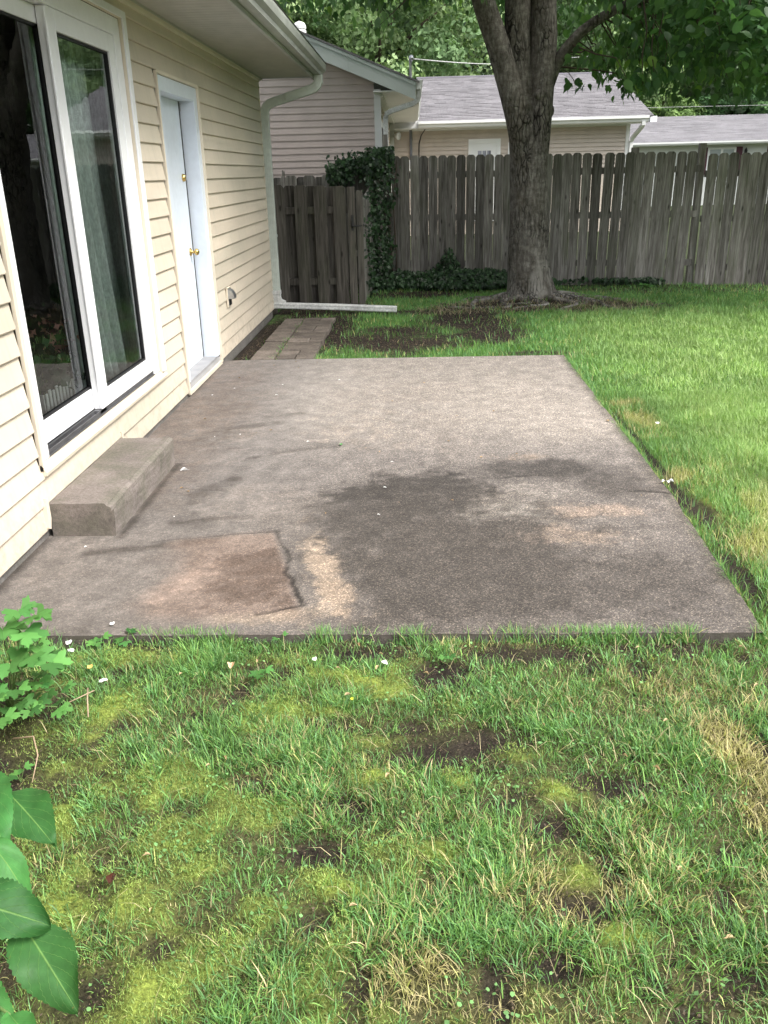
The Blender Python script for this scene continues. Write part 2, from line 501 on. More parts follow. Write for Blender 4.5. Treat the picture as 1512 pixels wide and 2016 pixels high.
# ================================================================== OUR HOUSE
WX = -1.78
house = thing('house', 'cream vinyl sided house wall with sliding glass door and white service door along the patio', 'house', (-1.9, 3.0, 0))
YE = 10.93
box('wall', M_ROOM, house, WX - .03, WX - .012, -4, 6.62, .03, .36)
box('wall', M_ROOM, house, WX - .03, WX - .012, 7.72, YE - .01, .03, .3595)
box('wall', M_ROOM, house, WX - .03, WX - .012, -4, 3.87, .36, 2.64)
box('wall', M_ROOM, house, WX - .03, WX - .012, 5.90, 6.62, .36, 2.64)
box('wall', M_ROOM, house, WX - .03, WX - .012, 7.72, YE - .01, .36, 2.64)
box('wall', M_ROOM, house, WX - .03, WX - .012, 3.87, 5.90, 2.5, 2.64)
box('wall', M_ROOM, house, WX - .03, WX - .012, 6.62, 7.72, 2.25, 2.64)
box('end_wall', M_SIDING, house, -9, WX - .032, YE - .03, YE - .012, .0, 2.66)
box('foundation', M_FOUND, house, WX - .03, WX - .005, -4, YE - .02, -.12, .075)
# siding courses, cut at the openings
openings = [(3.81, 5.96, .32, 2.56), (6.54, 7.79, .03, 2.29)]
SP = .1185
def siding_piece(y0, y1, z0, za, zb):
    """one course z0..z0+SP, kept between heights za and zb"""
    def xs(z):
        t = (z - z0) / SP
        return WX + .016 * (1 - t) + .001
    prof = []
    if za <= z0 + .001:
        prof = [(WX - .008, z0), (xs(z0) - .003, z0), (xs(z0), z0 + .005)]
    else:
        prof = [(WX - .008, za), (xs(za), za)]
    prof += [(xs(zb), zb), (WX - .008, zb)]
    m = MB().prism(prof, y0, y1)
    return m
seams = [9.32, 8.7, 9.9, 7.9, 10.2]
k = 0
z = .045
while z < 2.62:
    zt = min(z + SP - .001, 2.645)
    ivs = [(-3.9, 3.79), (3.79, 5.98), (5.98, 6.52), (6.52, 7.81), (7.81, YE)]
    pieces = []
    for a, b in ivs:
        mid = (a + b) / 2; za, zb = z, zt; rs = [(z, zt)]
        for (oa, ob, o0, o1) in openings:
            if oa < mid < ob:
                rs = []
                if z < o0 - .012: rs.append((z, min(zt, o0 - .004)))
                if zt > o1 + .012: rs.append((max(z, o1 + .004), zt))
        for r in rs: pieces.append([a, b, r[0], r[1]])
    # join neighbours of full height
    out = []
    for p in pieces:
        if out and abs(out[-1][1] - p[0]) < 1e-6 and out[-1][2:] == p[2:]: out[-1][1] = p[1]
        else: out.append(p)
    for a, b, za, zb in out:
        if b - a > 1.5 and b > 9 and za > .3 and k % 3 == 1:
            s = seams[(k // 3) % len(seams)]
            siding_piece(a, s, z, za, zb).build('siding_panel', M_SIDING, house)
            m = siding_piece(s + .0005, b, z, za, zb); m.v = [(x - .0015, y, zz) for x, y, zz in m.v]
            m.build('siding_panel', M_SIDING, house)
        elif z < .09 and a < 3.79 < b:   # bottom course gives way to the step
            siding_piece(a, 3.77, z, za, zb).build('siding_panel', M_SIDING, house)
            siding_piece(4.93, b, z, za, zb).build('siding_panel', M_SIDING, house)
        else:
            siding_piece(a, b, z, za, zb).build('siding_panel', M_SIDING, house)
    z += SP; k += 1
# corner post, frieze trim, channel beside the step
box('corner_trim', M_TRIM, house, WX - .02, WX + .012, YE + .0005, YE + .03, .05, 2.645)
MB().prism([(WX - .005, 2.60), (WX + .022, 2.60), (WX + .026, 2.612), (WX + .026, 2.648), (WX - .005, 2.648)], -3.9, YE + .02).build('frieze_trim', M_TRIM, house)
MB().prism([(3.745, .06), (3.765, .05), (3.785, .10), (3.785, .20), (3.76, .205)], WX - .002, WX + .028, 'x').build('channel_trim', M_TRIM, house)
MB().prism([(4.915, .14), (4.94, .14), (4.94, .19), (4.91, .20)], WX - .002, WX + .022, 'x').build('channel_trim', M_TRIM, house)
# eaves
SZ = 2.65
sf = MB()
for i in range(int((YE + .25 + 4) / .1)):
    y = -4 + i * .1
    sf.box(-1.145, WX + .001, y + .003, y + .097, SZ, SZ + .012)
sfo = sf.build('soffit', M_SOFFIT, house); sfo['kind'] = 'stuff'
box('soffit_backing', M_SOFFIT, house, -1.16, WX, -4, YE + .24, SZ + .0125, SZ + .02)
MB().prism([(WX - .0, SZ - .016), (WX + .03, SZ - .016), (WX + .03, SZ - .001), (WX, SZ - .001)], -4, YE + .2).build('soffit_channel', M_SOFFIT, house)
box('fascia', M_GUTTER, house, -1.16, -1.135, -4, YE + .25, SZ - .03, SZ + .13)
GX, GZ = -1.132, SZ + .005
gp = [(GX, GZ), (GX + .075, GZ), (GX + .082, GZ + .03), (GX + .115, GZ + .06), (GX + .125, GZ + .10), (GX + .125, GZ + .125), (GX + .112, GZ + .125), (GX + .112, GZ + .1), (GX + .1, GZ + .066), (GX + .07, GZ + .035), (GX + .066, GZ + .008), (GX + .006, GZ + .008), (GX + .006, GZ + .125), (GX, GZ + .125)]
gut = MB().prism(gp, -4, YE + .26).build('gutter', M_GUTTER, house)
MB().prism([(GX, GZ), (GX + .075, GZ), (GX + .082, GZ + .03), (GX + .115, GZ + .06), (GX + .125, GZ + .10), (GX + .125, GZ + .122), (GX, GZ + .122)], YE + .2605, YE + .264).build('end_cap', M_GUTTER, gut)
for y in np.arange(-3, 11, .75):
    box('gutter_strap', M_GUTTER, gut, GX + .008, GX + .111, y, y + .012, GZ + .112, GZ + .116)
# roof slab with shingle edge
MB().prism([(-1.03, SZ + .128), (-1.0, SZ + .14), (-5.4, SZ + 1.95), (-9.6, SZ + .2), (-9.6, SZ + .15), (-5.4, SZ + 1.86), (-1.15, SZ + .12)], -4.1, YE + .28).build('roof', M_SHINGLE, house)
MB().prism([(-1.16, SZ + .1), (-5.4, SZ + 1.8), (-9.5, SZ + .1), (-9.5, SZ), (-1.16, SZ)], YE + .2, YE + .25).build('gable_board', M_GUTTER, house)
# downspout
ds = MB().rect_tube([(-1.085, 10.98, 2.66), (-1.085, 10.98, 2.585), (-1.10, 10.98, 2.555), (-1.135, 10.98, 2.525), (-1.2, 10.98, 2.503), (-1.45, 10.98, 2.435), (-1.58, 10.98, 2.40), (-1.66, 10.98, 2.375), (-1.705, 10.98, 2.34), (-1.725, 10.98, 2.29), (-1.73, 10.98, 2.2), (-1.73, 10.98, .23)], .075, .098).build('downspout', M_SPOUT, house, bevel=.01)
for xx in (-.024, 0, .024):
    box('rib', M_SPOUT, ds, -1.73 + xx - .004, -1.73 + xx + .004, 10.9385, 10.9425, .25, 2.18)
for zz in (.9, 1.9): box('strap', M_SPOUT, ds, -1.78, -1.676, 10.9375, 11.022, zz, zz + .03, bevel=.002)
MB().box(-1.47, -1.455, 10.925, 11.035, 2.385, 2.48).build('seam', M_SPOUT, ds)
box('collar', M_SPOUT_W, ds, -1.785, -1.675, 10.93, 11.03, .215, .27, bevel=.008)
MB().rect_tube([(-1.73, 10.985, .235), (-1.728, 10.985, .16), (-1.70, 10.985, .115), (-1.64, 10.985, .085)], .09, .1).build('elbow', M_SPOUT_W, ds, bevel=.008)
ex = MB()
ex.rect_tube([(-1.77, 10.97, .085), (-1.0, 10.95, .055), (-.23, 10.90, .02)], .085, .07)
exo = ex.build('downspout_extension', M_SPOUT_W, house, bevel=.008)
for zz in (-.018, .018):
    MB().rect_tube([(-1.77, 10.925, .085 + zz), (-1.0, 10.905, .055 + zz), (-.24, 10.855, .02 + zz)], .006, .006).build('rib', M_SPOUT_W, exo)

# ---- sliding glass door
sd = MB().box(WX - .1, WX + .004, 3.845, 3.935, .3565, 2.50).box(WX - .1, WX + .004, 5.76, 5.875, .3565, 2.50).box(WX - .1, WX + .004, 3.936, 5.759, 2.40, 2.50).build('sliding_door', M_WHITE, house, bevel=.004)
MB().box(WX + .001, WX + .022, 3.81, 3.843, .32, 2.56).box(WX + .001, WX + .022, 5.877, 5.96, .32, 2.56).box(WX + .001, WX + .022, 3.844, 5.876, 2.502, 2.56).build('casing', M_TRIM, sd, bevel=.003)
MB().box(WX + .0225, WX + .034, 5.877, 5.945, .352, 2.545).box(WX + .0225, WX + .034, 3.83, 5.876, 2.505, 2.545).build('casing_bead', M_WHITE, sd, bevel=.003)
MB().prism([(WX - .11, .30), (WX + .03, .30), (WX + .034, .318), (WX + .012, .352), (WX - .11, .356)], 3.81, 5.96).build('sill', M_TRIM, sd)
tr = MB()
tr.box(WX - .099, WX + .003, 3.936, 5.759, .3565, .364)
for xx in (-.09, -.052, -.046, -.01):
    tr.box(WX + xx, WX + xx + .004, 3.936, 5.759, .3642, .382)
tr.build('track', M_TRACK, sd)
def sash(name, y0, y1, xf, th, st_l, st_r, bot, top, z0, z1):
    m = MB()
    m.box(xf - th, xf, y0, y0 + st_l, z0, z1)
    m.box(xf - th, xf, y1 - st_r, y1, z0, z1)
    m.box(xf - th, xf, y0 + st_l + .0005, y1 - st_r - .0005, z0, z0 + bot)
    m.box(xf - th, xf, y0 + st_l + .0005, y1 - st_r - .0005, z1 - top, z1)
    o = m.build(name, M_WHITE, sd, bevel=.004)
    a, b, c, d = y0 + st_l, y1 - st_r, z0 + bot, z1 - top
    g = MB(); xg = xf - th * .5
    g.box(xg - .012, xg + .012, a - .004, b + .004, c - .004, c + .012).box(xg - .012, xg + .012, a - .004, b + .004, d - .012, d + .004)
    g.box(xg - .0119, xg + .0119, a - .004, a + .012, c + .0125, d - .0125).box(xg - .0119, xg + .0119, b - .012, b + .004, c + .0125, d - .0125)
    g.build('gasket', M_DARK, o)
    p = MB(); p.v = [(xg, a, c), (xg, b, c), (xg, b, d), (xg, a, d)]; p.f = [(0, 1, 2, 3)]
    p.build('pane', M_GLASS, o)
    return o
sash('fixed_sash', 3.936, 4.86, WX - .055, .04, .09, .09, .115, .08, .385, 2.398)
ss = sash('moving_sash', 4.735, 5.758, WX - .002, .05, .115, .10, .095, .10, .385, 2.398)
box('stile_groove', M_WHITE, ss, WX - .014, WX - .006, 4.729, 4.7345, .39, 2.39)
box('track_stop', M_TRACK, ss, WX - .044, WX - .006, 4.70, 4.80, .3645, .384)
# interior room
room = MB()
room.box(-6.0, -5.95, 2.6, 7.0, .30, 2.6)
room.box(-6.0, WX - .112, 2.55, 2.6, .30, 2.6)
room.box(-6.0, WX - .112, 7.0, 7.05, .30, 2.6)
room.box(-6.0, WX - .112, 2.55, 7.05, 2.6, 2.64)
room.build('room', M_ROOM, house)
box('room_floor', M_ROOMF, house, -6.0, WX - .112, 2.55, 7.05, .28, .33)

def curtain(label, y0, y1, z0, z1, x, tie=0, group=None, folds=9):
    n, m = 120, 14
    V, F = [], []
    for j in range(m + 1):
        s = j / m; zz = z1 + (z0 - z1) * s
        left = y0 + tie * max(0, s - .42) / .58
        for i in range(n + 1):
            t = i / n
            yy = left + (y1 - left) * t
            xx = x + 0.04 * math.sin(t * folds * 2 * math.pi + .8 * math.sin(3 * t)) * (.6 + .5 * s) + .008 * math.sin(t * 31 + s * 2)
            V.append((xx, yy, zz + .01 * math.sin(t * 23)))
    for j in range(m):
        for i in range(n):
            a = j * (n + 1) + i
            F.append((a, a + 1, a + n + 2, a + n + 1))
    mb = MB(); mb.v, mb.f = V, F
    o = mb.build('curtain', M_CURTAIN, None, smooth=True)
    tag(o, label, 'curtain')
    s_ = o.modifiers.new('thick', 'SOLIDIFY'); s_.thickness = .004
    return o
curtain('sage green curtain gathered behind the right pane of the sliding door', 5.0, 6.35, .38, 2.42, -1.985, .25, folds=8)
curtain('narrow grey green curtain edge behind the left pane of the sliding door', 4.84, 4.97, .36, 2.42, -1.955, 0, folds=2)
# ribbed planter with flowers indoors
pl = thing('planter', 'pale ribbed planter box standing inside behind the left glass pane', 'planter', (-2.02, 4.55, .33))
box('tray', M_DARK, pl, -2.10, -1.95, 4.40, 4.76, .33, .50)
for i in range(9):
    y = 4.375 + i * .046
    box('slat', M_PLANTER, pl, -1.948, -1.938, y, y + .028, .335, .56 + .012 * (i % 2), bevel=.004)
for i in range(4):
    x = -2.11 + i * .045
    box('slat', M_PLANTER, pl, x, x + .028, 4.362, 4.372, .335, .56, bevel=.004)

# potted flowers indoors
ip = thing('potted_flowers', 'dim potted plant with faded pink blooms seen through the left glass pane', 'plant', (-2.02, 4.6, .5))
FLOWERS = ip
# ---- white service door
fr = MB()
DX = WX - .115
fr.box(DX - .03, WX + .006, 6.565, 6.665, .10, 2.275).box(DX - .03, WX + .006, 7.66, 7.765, .10, 2.275).box(DX - .03, WX + .006, 6.6655, 7.6595, 2.175, 2.275)
door = fr.build('service_door', M_DOOR, house, bevel=.004)
box('slab', M_DOOR, door, DX - .04, DX, 6.6665, 7.62, .105, 2.174, bevel=.003)
box('gap', M_DARK, door, DX - .035, DX - .001, 7.6205, 7.6595, .105, 2.174)  # black strip filling the slit beside the slab, painted in place of its shade
MB().box(WX + .001, WX + .024, 6.54, 6.5645, .03, 2.29).box(WX + .001, WX + .024, 7.7655, 7.79, .03, 2.29).box(WX + .001, WX + .024, 6.565, 7.765, 2.276, 2.30).build('casing', M_TRIM, door, bevel=.003)
box('threshold', M_GREYPIPE if False else simple('grey threshold', (.30, .30, .31), .6, .3, (8, .8, 1.1)), door, DX - .03, WX + .002, 6.6655, 7.6595, .085, .1045)
box('kick_board', simple('grey kick board', (.36, .36, .37), .6, .3, (5, .85, 1.1)), door, WX - .02, WX + .002, 6.565, 7.765, .045, .0845)
box('sill_trim', M_TRIM, door, WX - .0, WX + .02, 6.566, 7.764, .015, .0445)
kb = MB().lathe([(.0, 0), (.032, 0), (.034, .004), (.030, .010), (.012, .016), (.011, .036), (.020, .042), (.027, .052), (.027, .062), (.020, .072), (.0, .076)], (DX, 7.53, 1.015), (1, 0, 0), 20).build('knob', M_BRASS, door, smooth=True)
box('keyhole', M_IRON, kb, DX + .0765, DX + .078, 7.5285, 7.5315, 1.008, 1.022)
MB().lathe([(.0, 0), (.031, 0), (.031, .006), (.026, .022), (.018, .026), (.0, .027)], (DX, 7.53, 1.60), (1, 0, 0), 20).build('deadbolt', M_BRASS, door, smooth=True)
box('strike_plate', M_BRASS, door, DX + .01, DX + .03, 7.6575, 7.6592, 1.0, 1.03)
box('hinge', M_STEEL, door, DX + .002, DX + .008, 7.64, 7.659, 2.10, 2.155)
# dryer vent
dv = box('dryer_vent', M_TRIM, house, WX + .012, WX + .028, 8.20, 8.36, .455, .635, bevel=.004)
hood = MB()
V, F = [], []
nh = 8
for i in range(nh + 1):
    t = math.pi / 2 * i / nh
    V += [(WX + .028 + .055 * math.sin(t), 8.225, .53 + .085 * math.cos(t)), (WX + .028 + .055 * math.sin(t), 8.335, .53 + .085 * math.cos(t))]
for i in range(nh):
    F.append((2 * i, 2 * i + 1, 2 * i + 3, 2 * i + 2))
hood.v, hood.f = V, F
n0 = len(hood.v)
hood.v += [(WX + .028, 8.225, .53), (WX + .028, 8.335, .53)]
hood.f += [tuple([n0] + [2 * i for i in range(nh + 1)]), tuple([n0 + 1] + [2 * i + 1 for i in reversed(range(nh + 1))])]
hood.build('hood', M_STEEL, dv, smooth=False)
box('flap', M_DARK, dv, WX + .029, WX + .036, 8.232, 8.328, .47, .53)
box('flange', M_STEEL, dv, WX + .0285, WX + .031, 8.215, 8.345, .468, .625)

# ================================================================== CONCRETE STEP
st = MB()
st.prism([(WX + .02, -.005), (-1.452, -.005), (-1.445, .12), (-1.448, .158), (-1.47, .168), (WX + .02, .168)], 3.79, 4.885)
sto = st.build('concrete_step', M_STEP, None, bevel=.008)
import bmesh
bm_ = bmesh.new(); bm_.from_mesh(sto.data); bmesh.ops.subdivide_edges(bm_, edges=bm_.edges, cuts=14, use_grid_fill=True)
for v in bm_.verts:
    a_ = float(fbm(np.array([v.co.x * 3 + v.co.z * 5]), np.array([v.co.y * 3 + v.co.z * 2]), 4.5, 77, 4)[0]) - .5
    if v.co.x > WX + .03: v.co.x += a_ * .010
    v.co.z += a_ * .007
    if v.co.z > .14 and v.co.x > -1.47: c_ = max(0, float(fbm(np.array([v.co.y]), np.array([0.]), 9, 78, 4)[0]) - .55) * .08; v.co.x -= c_; v.co.z -= c_
bm_.to_mesh(sto.data); bm_.free()
tag(sto, 'low grey concrete block step below the sliding glass door', 'step')

# ================================================================== PATIO SLAB
def patio_x1(y):
    return np.where(y > 4.34, 1.33 + (y - 4.34) * .03 / 3.6, 1.27 + (y - 2.84) * .06 / 1.5)
def patio_inside(x, y, pad=0):
    return (x > WX) & (x < patio_x1(y) + pad) & (y > 2.83 - pad) & (y < 7.98 + pad)
def seg_dist(x, y, ax, ay, bx, by):
    dx, dy = bx - ax, by - ay
    t = np.clip(((x - ax) * dx + (y - ay) * dy) / (dx * dx + dy * dy), 0, 1)
    return np.hypot(x - ax - t * dx, y - ay - t * dy)
def patio_color(x, y):
    n = lambda s, sd, o=4: fbm(x, y, s, sd, o)
    fine = n(26, 61, 3); mid = n(11, 62, 4)
    base = np.stack([.175 + 0 * x, .157 + 0 * x, .150 + 0 * x], -1)
    def mixto(c, w, crisp=0):
        nonlocal base
        if crisp:
            w = w * sstep(.5 - .5 / crisp, .5 + .5 / crisp, np.clip(w, 0, 1) + (fine - .5) * .75 + (mid - .5) * .55)
        w = np.clip(w, 0, 1)[..., None]
        base = base * (1 - w) + np.array(c) * w
    B = lambda *a, **k: blob(x, y, *a, **k)
    # pale, sun-bleached far half and washed patches
    mixto((.27, .243, .226), .8 * sstep(4.6, 6.0, y + .8 * (n(1.5, 34) - .5)) * sstep(-1.3, -.6, x + .3 * (n(2, 35) - .5)))
    mixto((.32, .285, .262), .5 * B(.8, 6.3, .6, .7, 0, .6, .5, 1.8, 1))
    mixto((.32, .285, .262), .5 * B(1.05, 5.55, .3, .3, 0, .6, .5, 3, 2))
    mixto((.30, .25, .215), .45 * B(-.45, 5.75, .4, .6, .2, .6, .5, 2, 3), 2)
    mixto((.29, .262, .24), .8 * B(.48, 4.12, .34, .32, 0, .5, .6, 4, 4), 2)
    mixto((.26, .225, .205), .5 * sstep(.48, .66, n(1.6, 36)), 1.6)
    # one broad charcoal stain from the middle to the near edge
    dk = (.044, .040, .038)
    dm = np.maximum.reduce([.95 * B(.0, 4.3, .46, .38, 0, .5, .6, 2.6, 6), 1.0 * B(.16, 3.55, .66, .82, .1, .6, .5, 2.2, 8), .85 * B(-.25, 3.95, .3, .4, 0, .6, .6, 3, 9),
                            .75 * B(.7, 4.68, .55, .20, -.1, .7, .6, 3, 10), .7 * B(1.08, 4.45, .25, .3, 0, .6, .6, 3, 11), .75 * B(.85, 3.25, .6, .4, 0, .7, .6, 3, 12), .6 * B(.2, 2.95, 1.2, .14, 0, .7, .6, 4, 37)])
    dm = np.maximum(dm, .55 * sstep(.52, .68, n(2.1, 13)) * sstep(5.0, 3.8, y))
    mixto(dk, .98 * np.clip(dm * 1.15, 0, 1), .95)
    mixto((.13, .112, .10), .35 * sstep(5.0, 3.6, y))
    mixto((.30, .275, .255), .45 * B(.42, 4.05, .26, .16, .1, .6, .8, 6, 38), 1.5)
    # soil-brown wash along the house, with branching streaks
    mixto((.118, .090, .076), .7 * sstep(-.85, -1.5, x + .3 * (n(2, 14) - .5)) * sstep(3.8, 4.5, y) * sstep(8.8, 7, y), 1)
    sk = (.05, .042, .037)
    for (a, b_, c, d, w, st_) in ((-1.2, 4.25, -1.05, 4.62, .05, .65), (-1.05, 4.62, -1.02, 5.0, .04, .45), (-1.02, 5.0, -.5, 5.22, .028, .6), (-.5, 5.22, -.2, 5.25, .02, .35), (-1.5, 3.58, -1.0, 3.74, .04, .7),
                                  (-1.22, 3.95, -.85, 4.02, .03, .6), (-1.35, 5.62, -1.0, 5.8, .05, .6), (-1.05, 5.95, -.85, 6.05, .035, .55), (-1.3, 5.15, -1.0, 5.25, .03, .4), (-1.55, 6.4, -1.2, 6.7, .05, .35), (-1.0, 4.62, -.7, 4.45, .03, .3)):
        wv = .10 * (n(4, 63) - .5)
        mixto(sk, st_ * (1 - sstep(w * .5, w * 2.2, seg_dist(x + wv, y - wv, a, b_, c, d) + .05 * (mid - .5))), 1.3)
    mixto(sk, .5 * B(-1.28, 5.5, .22, .14, .3, .6, .8, 6, 15), 1.3)
    # scraped, reddish corner repair
    inq = sstep(-1.24, -.98, x + .25 * (n(5, 22) - .5)) * sstep(-.455, -.505, x + (y - 3.05) * .28 + .02 * (mid - .5)) * sstep(2.88, 3.02, y + .05 * (mid - .5)) * sstep(3.88, 3.78, y - (x + .68) * .22 + .05 * (mid - .5))
    mixto((.215, .157, .13), .65 * inq)
    mixto((.085, .060, .048), .8 * B(-.70, 3.38, .27, .34, 0, .6, .7, 5, 23) * inq, 1.3)
    mixto((.30, .225, .19), .55 * B(-.98, 3.3, .10, .36, -.2, .6, .8, 6, 24), 1.5)
    mixto((.335, .265, .21), .95 * B(-.41, 3.40, .075, .40, .22, .6, .8, 6, 25), 1.2)
    mixto((.28, .22, .175), .7 * B(-.33, 3.2, .06, .26, .15, .6, .8, 7, 26), 1.3)
    mixto((.30, .24, .19), .6 * B(-.55, 2.96, .3, .06, .1, .6, .8, 7, 39), 1.3)
    mixto((.30, .235, .195), .75 * B(.9, 4.04, .24, .09, -.1, .6, .8, 6, 27), 1.2)
    mixto((.27, .215, .18), .65 * B(.75, 3.72, .24, .13, -.2, .6, .8, 5, 28), 1.3)
    mixto((.30, .235, .19), .6 * B(.65, 4.95, .22, .08, 0, .6, .8, 5, 29), 1.3)
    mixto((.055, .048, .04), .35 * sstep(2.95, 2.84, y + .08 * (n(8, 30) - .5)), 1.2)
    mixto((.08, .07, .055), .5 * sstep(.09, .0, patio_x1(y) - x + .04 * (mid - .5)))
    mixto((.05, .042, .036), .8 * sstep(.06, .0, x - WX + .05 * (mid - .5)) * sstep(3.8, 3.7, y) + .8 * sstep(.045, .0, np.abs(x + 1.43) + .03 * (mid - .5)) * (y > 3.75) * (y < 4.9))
    base = base * np.array([.955, .975, .965]) * (.78 + .44 * n(14, 33, 5))[..., None] * (.86 + .28 * fine)[..., None]
    wob = .03 * (n(7, 31) - .5) * 2
    ln = 0 * x
    for (a, b_, c, d, w, s) in ((-.68, 3.83, -.57, 3.42, .003, .75), (-.57, 3.42, -.47, 3.05, .006, .95), (-.47, 3.05, -.62, 3.0, .003, .8), (-.95, 3.79, -.68, 3.83, .002, .6),
                                (-1.25, 3.70, -.95, 3.79, .002, .4), (1.13, 4.34, 1.33, 4.31, .003, .85), (.45, 4.57, .68, 4.60, .002, .5), (-1.3, 4.48, -1.06, 4.40, .002, .4)):
        dd = seg_dist(x + wob, y + wob, a, b_, c, d)
        ln = np.maximum(ln, s * (1 - sstep(w, w + .011, dd)) * (.55 + .7 * mid))
    rr = np.hypot((x - .83) / 1.0, y - 4.08); th = np.arctan2(y - 4.08, x - .83)
    ln = np.maximum(ln, .5 * (1 - sstep(.002, .010, np.abs(rr - .105))) * ((th > -2.0) & (th < 1.2)))
    gr = .35 + .6 * sstep(-1.1, .1, x + .5 * (n(1.6, 64) - .5))
    gr = np.maximum(gr, .75 * dm)
    return np.concatenate([base * (1 - .85 * ln[..., None]), gr[..., None]], -1), ln
yy = np.unique(np.concatenate([np.arange(2.83, 5.2, .0115), np.arange(5.2, 7.98, .022), [7.98]]))
tt = np.linspace(0, 1, 262)
Y, T = np.meshgrid(yy, tt, indexing='ij')
edge = patio_x1(Y) + .016 * (fbm(Y, Y * 0, 9, 41, 5) - .5)
X = (WX - .004) + (edge - WX + .004) * T
Yj = Y + np.where(Y < 2.831, -.006 + .018 * (fbm(X, X * 0, 9, 42, 5) - .5), 0)
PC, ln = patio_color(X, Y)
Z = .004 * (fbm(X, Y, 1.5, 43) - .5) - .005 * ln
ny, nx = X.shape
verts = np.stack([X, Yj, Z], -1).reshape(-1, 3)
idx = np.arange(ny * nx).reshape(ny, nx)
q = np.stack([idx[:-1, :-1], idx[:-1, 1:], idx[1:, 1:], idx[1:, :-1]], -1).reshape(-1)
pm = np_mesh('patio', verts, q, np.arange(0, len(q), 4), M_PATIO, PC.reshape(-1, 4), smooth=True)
patio = link('patio', pm); patio['kind'] = 'structure'
# slab edges
eb = MB()
bot = -.10
rowf = [tuple(v) for v in verts[idx[0]][::6]]; 
for i in range(len(rowf) - 1):
    a, b_ = rowf[i], rowf[i + 1]; n0 = len(eb.v)
    eb.v += [(a[0], a[1], a[2]), (b_[0], b_[1], b_[2]), (b_[0], b_[1] - .006, bot), (a[0], a[1] - .006, bot)]; eb.f.append((n0, n0 + 3, n0 + 2, n0 + 1))
rowr = [tuple(v) for v in verts[idx[:, -1]][::6]] + [tuple(verts[idx[-1, -1]])]
for i in range(len(rowr) - 1):
    a, b_ = rowr[i], rowr[i + 1]; n0 = len(eb.v)
    eb.v += [(a[0], a[1], a[2]), (b_[0], b_[1], b_[2]), (b_[0] + .006, b_[1], bot), (a[0] + .006, a[1], bot)]; eb.f.append((n0, n0 + 3, n0 + 2, n0 + 1))
eb.box(WX, 1.36, 7.96, 7.975, bot, -.004)
eb.build('patio_edge', M_SLAB, patio)
# ================================================================== GROUND (colour map also drives the grass)
GZ0 = -.035
def soil_mask(x, y):
    """1 where bare dark earth shows"""
    m = 0 * x
    for a in ((1.6, 11.15, 1.45, .5, 0, .4), (.62, 10.3, .55, .85, .2, .5), (.8, 9.3, .42, .7, -.1, .5), (-.3, 8.95, .85, .6, 0, .4),
              (-.9, 9.6, .22, 1.2, 0, .4), (-1.65, 9.2, .2, 1.5, 0, .3), (-.2, 9.7, .5, .25, 0, .5), (1.15, 8.25, .35, .12, 0, .5), (2.5, 11.2, .85, .26, 0, .6), (.1, 10.9, .6, .2, 0, .6), (.0, 12.6, 1.2, .35, 0, .5), (-1.2, 11.3, .7, .9, 0, .4),
              (1.42, 4.15, .085, .33, .05, .5), (1.36, 3.3, .05, .3, 0, .5), (1.40, 5.0, .03, 1.5, 0, .5),
              (-.16, 2.72, .17, .07, 0, .5), (.06, 2.60, .13, .13, 0, .5), (.40, 2.73, .22, .065, 0, .5), (.14, 2.2, .19, .12, .2, .6), (-.02, 2.28, .1, .06, 0, .6), (.55, 2.0, .12, .06, 0, .6), (.35, 1.85, .1, .05, 0, .6), (-.28, 1.75, .09, .05, 0, .6), (-.95, 2.3, .06, .05, 0, .6),
              (-1.45, 2.35, .3, .3, 0, .3), (-1.22, 2.02, .12, .17, .1, .3), (-1.6, 1.6, .6, .9, 0, .3), (-1.2, 2.80, .35, .045, 0, .5), (-.28, 2.5, .07, .05, 0, .5),
              (-.2, 1.92, .06, .05, 0, .6), (.42, 1.58, .1, .05, 0, .6), (.3, 1.42, .07, .04, 0, .6), (-.75, 1.30, .1, .1, 0, .6), (.25, 1.95, .1, .04, .3, .6), (-.6, 1.45, .05, .04, 0, .6)):
        m = np.maximum(m, blob(x, y, *a[:5], soft=a[5], nz=.5, ns=5, seed=int(abs(a[0] * 31)) % 17))
    near = (y < 2.95)
    m = np.maximum(m, np.where(near, .85 * sstep(.64, .71, fbm(x, y, 6.5, 60, 4)), 0))
    strip = sstep(12.3, 12.9, y + x * .16)
    m = np.maximum(m, .8 * strip)
    return np.clip(m, 0, 1)
def moss_mask(x, y):
    m = 0 * x
    for a in ((-1.03, 2.02, .10, .24, .2), (-1.0, 2.4, .10, .12, 0), (-.22, 2.52, .15, .075, 0), (-.45, 2.68, .12, .04, 0), (-.50, 2.35, .10, .08, 0), (-.95, 2.72, .18, .04, 0),
              (-.74, 1.63, .17, .13, .3), (-.62, 1.38, .2, .12, 0), (-.33, 2.34, .08, .06, 0), (-.15, 2.05, .06, .04, 0), (.1, 2.05, .05, .03, 0), (.3, 2.15, .08, .03, 0), (.42, 1.98, .08, .04, 0),
              (-.2, 1.62, .10, .06, 0), (.05, 1.75, .05, .03, 0), (.38, 1.68, .05, .03, 0), (.45, 1.5, .05, .03, 0), (1.5, 4.2, .06, .2, 0), (1.9, 11.0, .5, .1, 0), (.4, 10.9, .3, .08, 0)):
        m = np.maximum(m, blob(x, y, *a, soft=.7, nz=.9, ns=6, seed=int(abs(a[1] * 37)) % 19))
    m = m * (.35 + .9 * sstep(.38, .6, fbm(x, y, 14, 72, 4)))
    m = np.maximum(m, np.where(y < 2.85, .65 * sstep(.56, .66, fbm(x, y, 6, 71, 4)) * sstep(.9, -.6, x), 0))
    return np.clip(m, 0, 1)
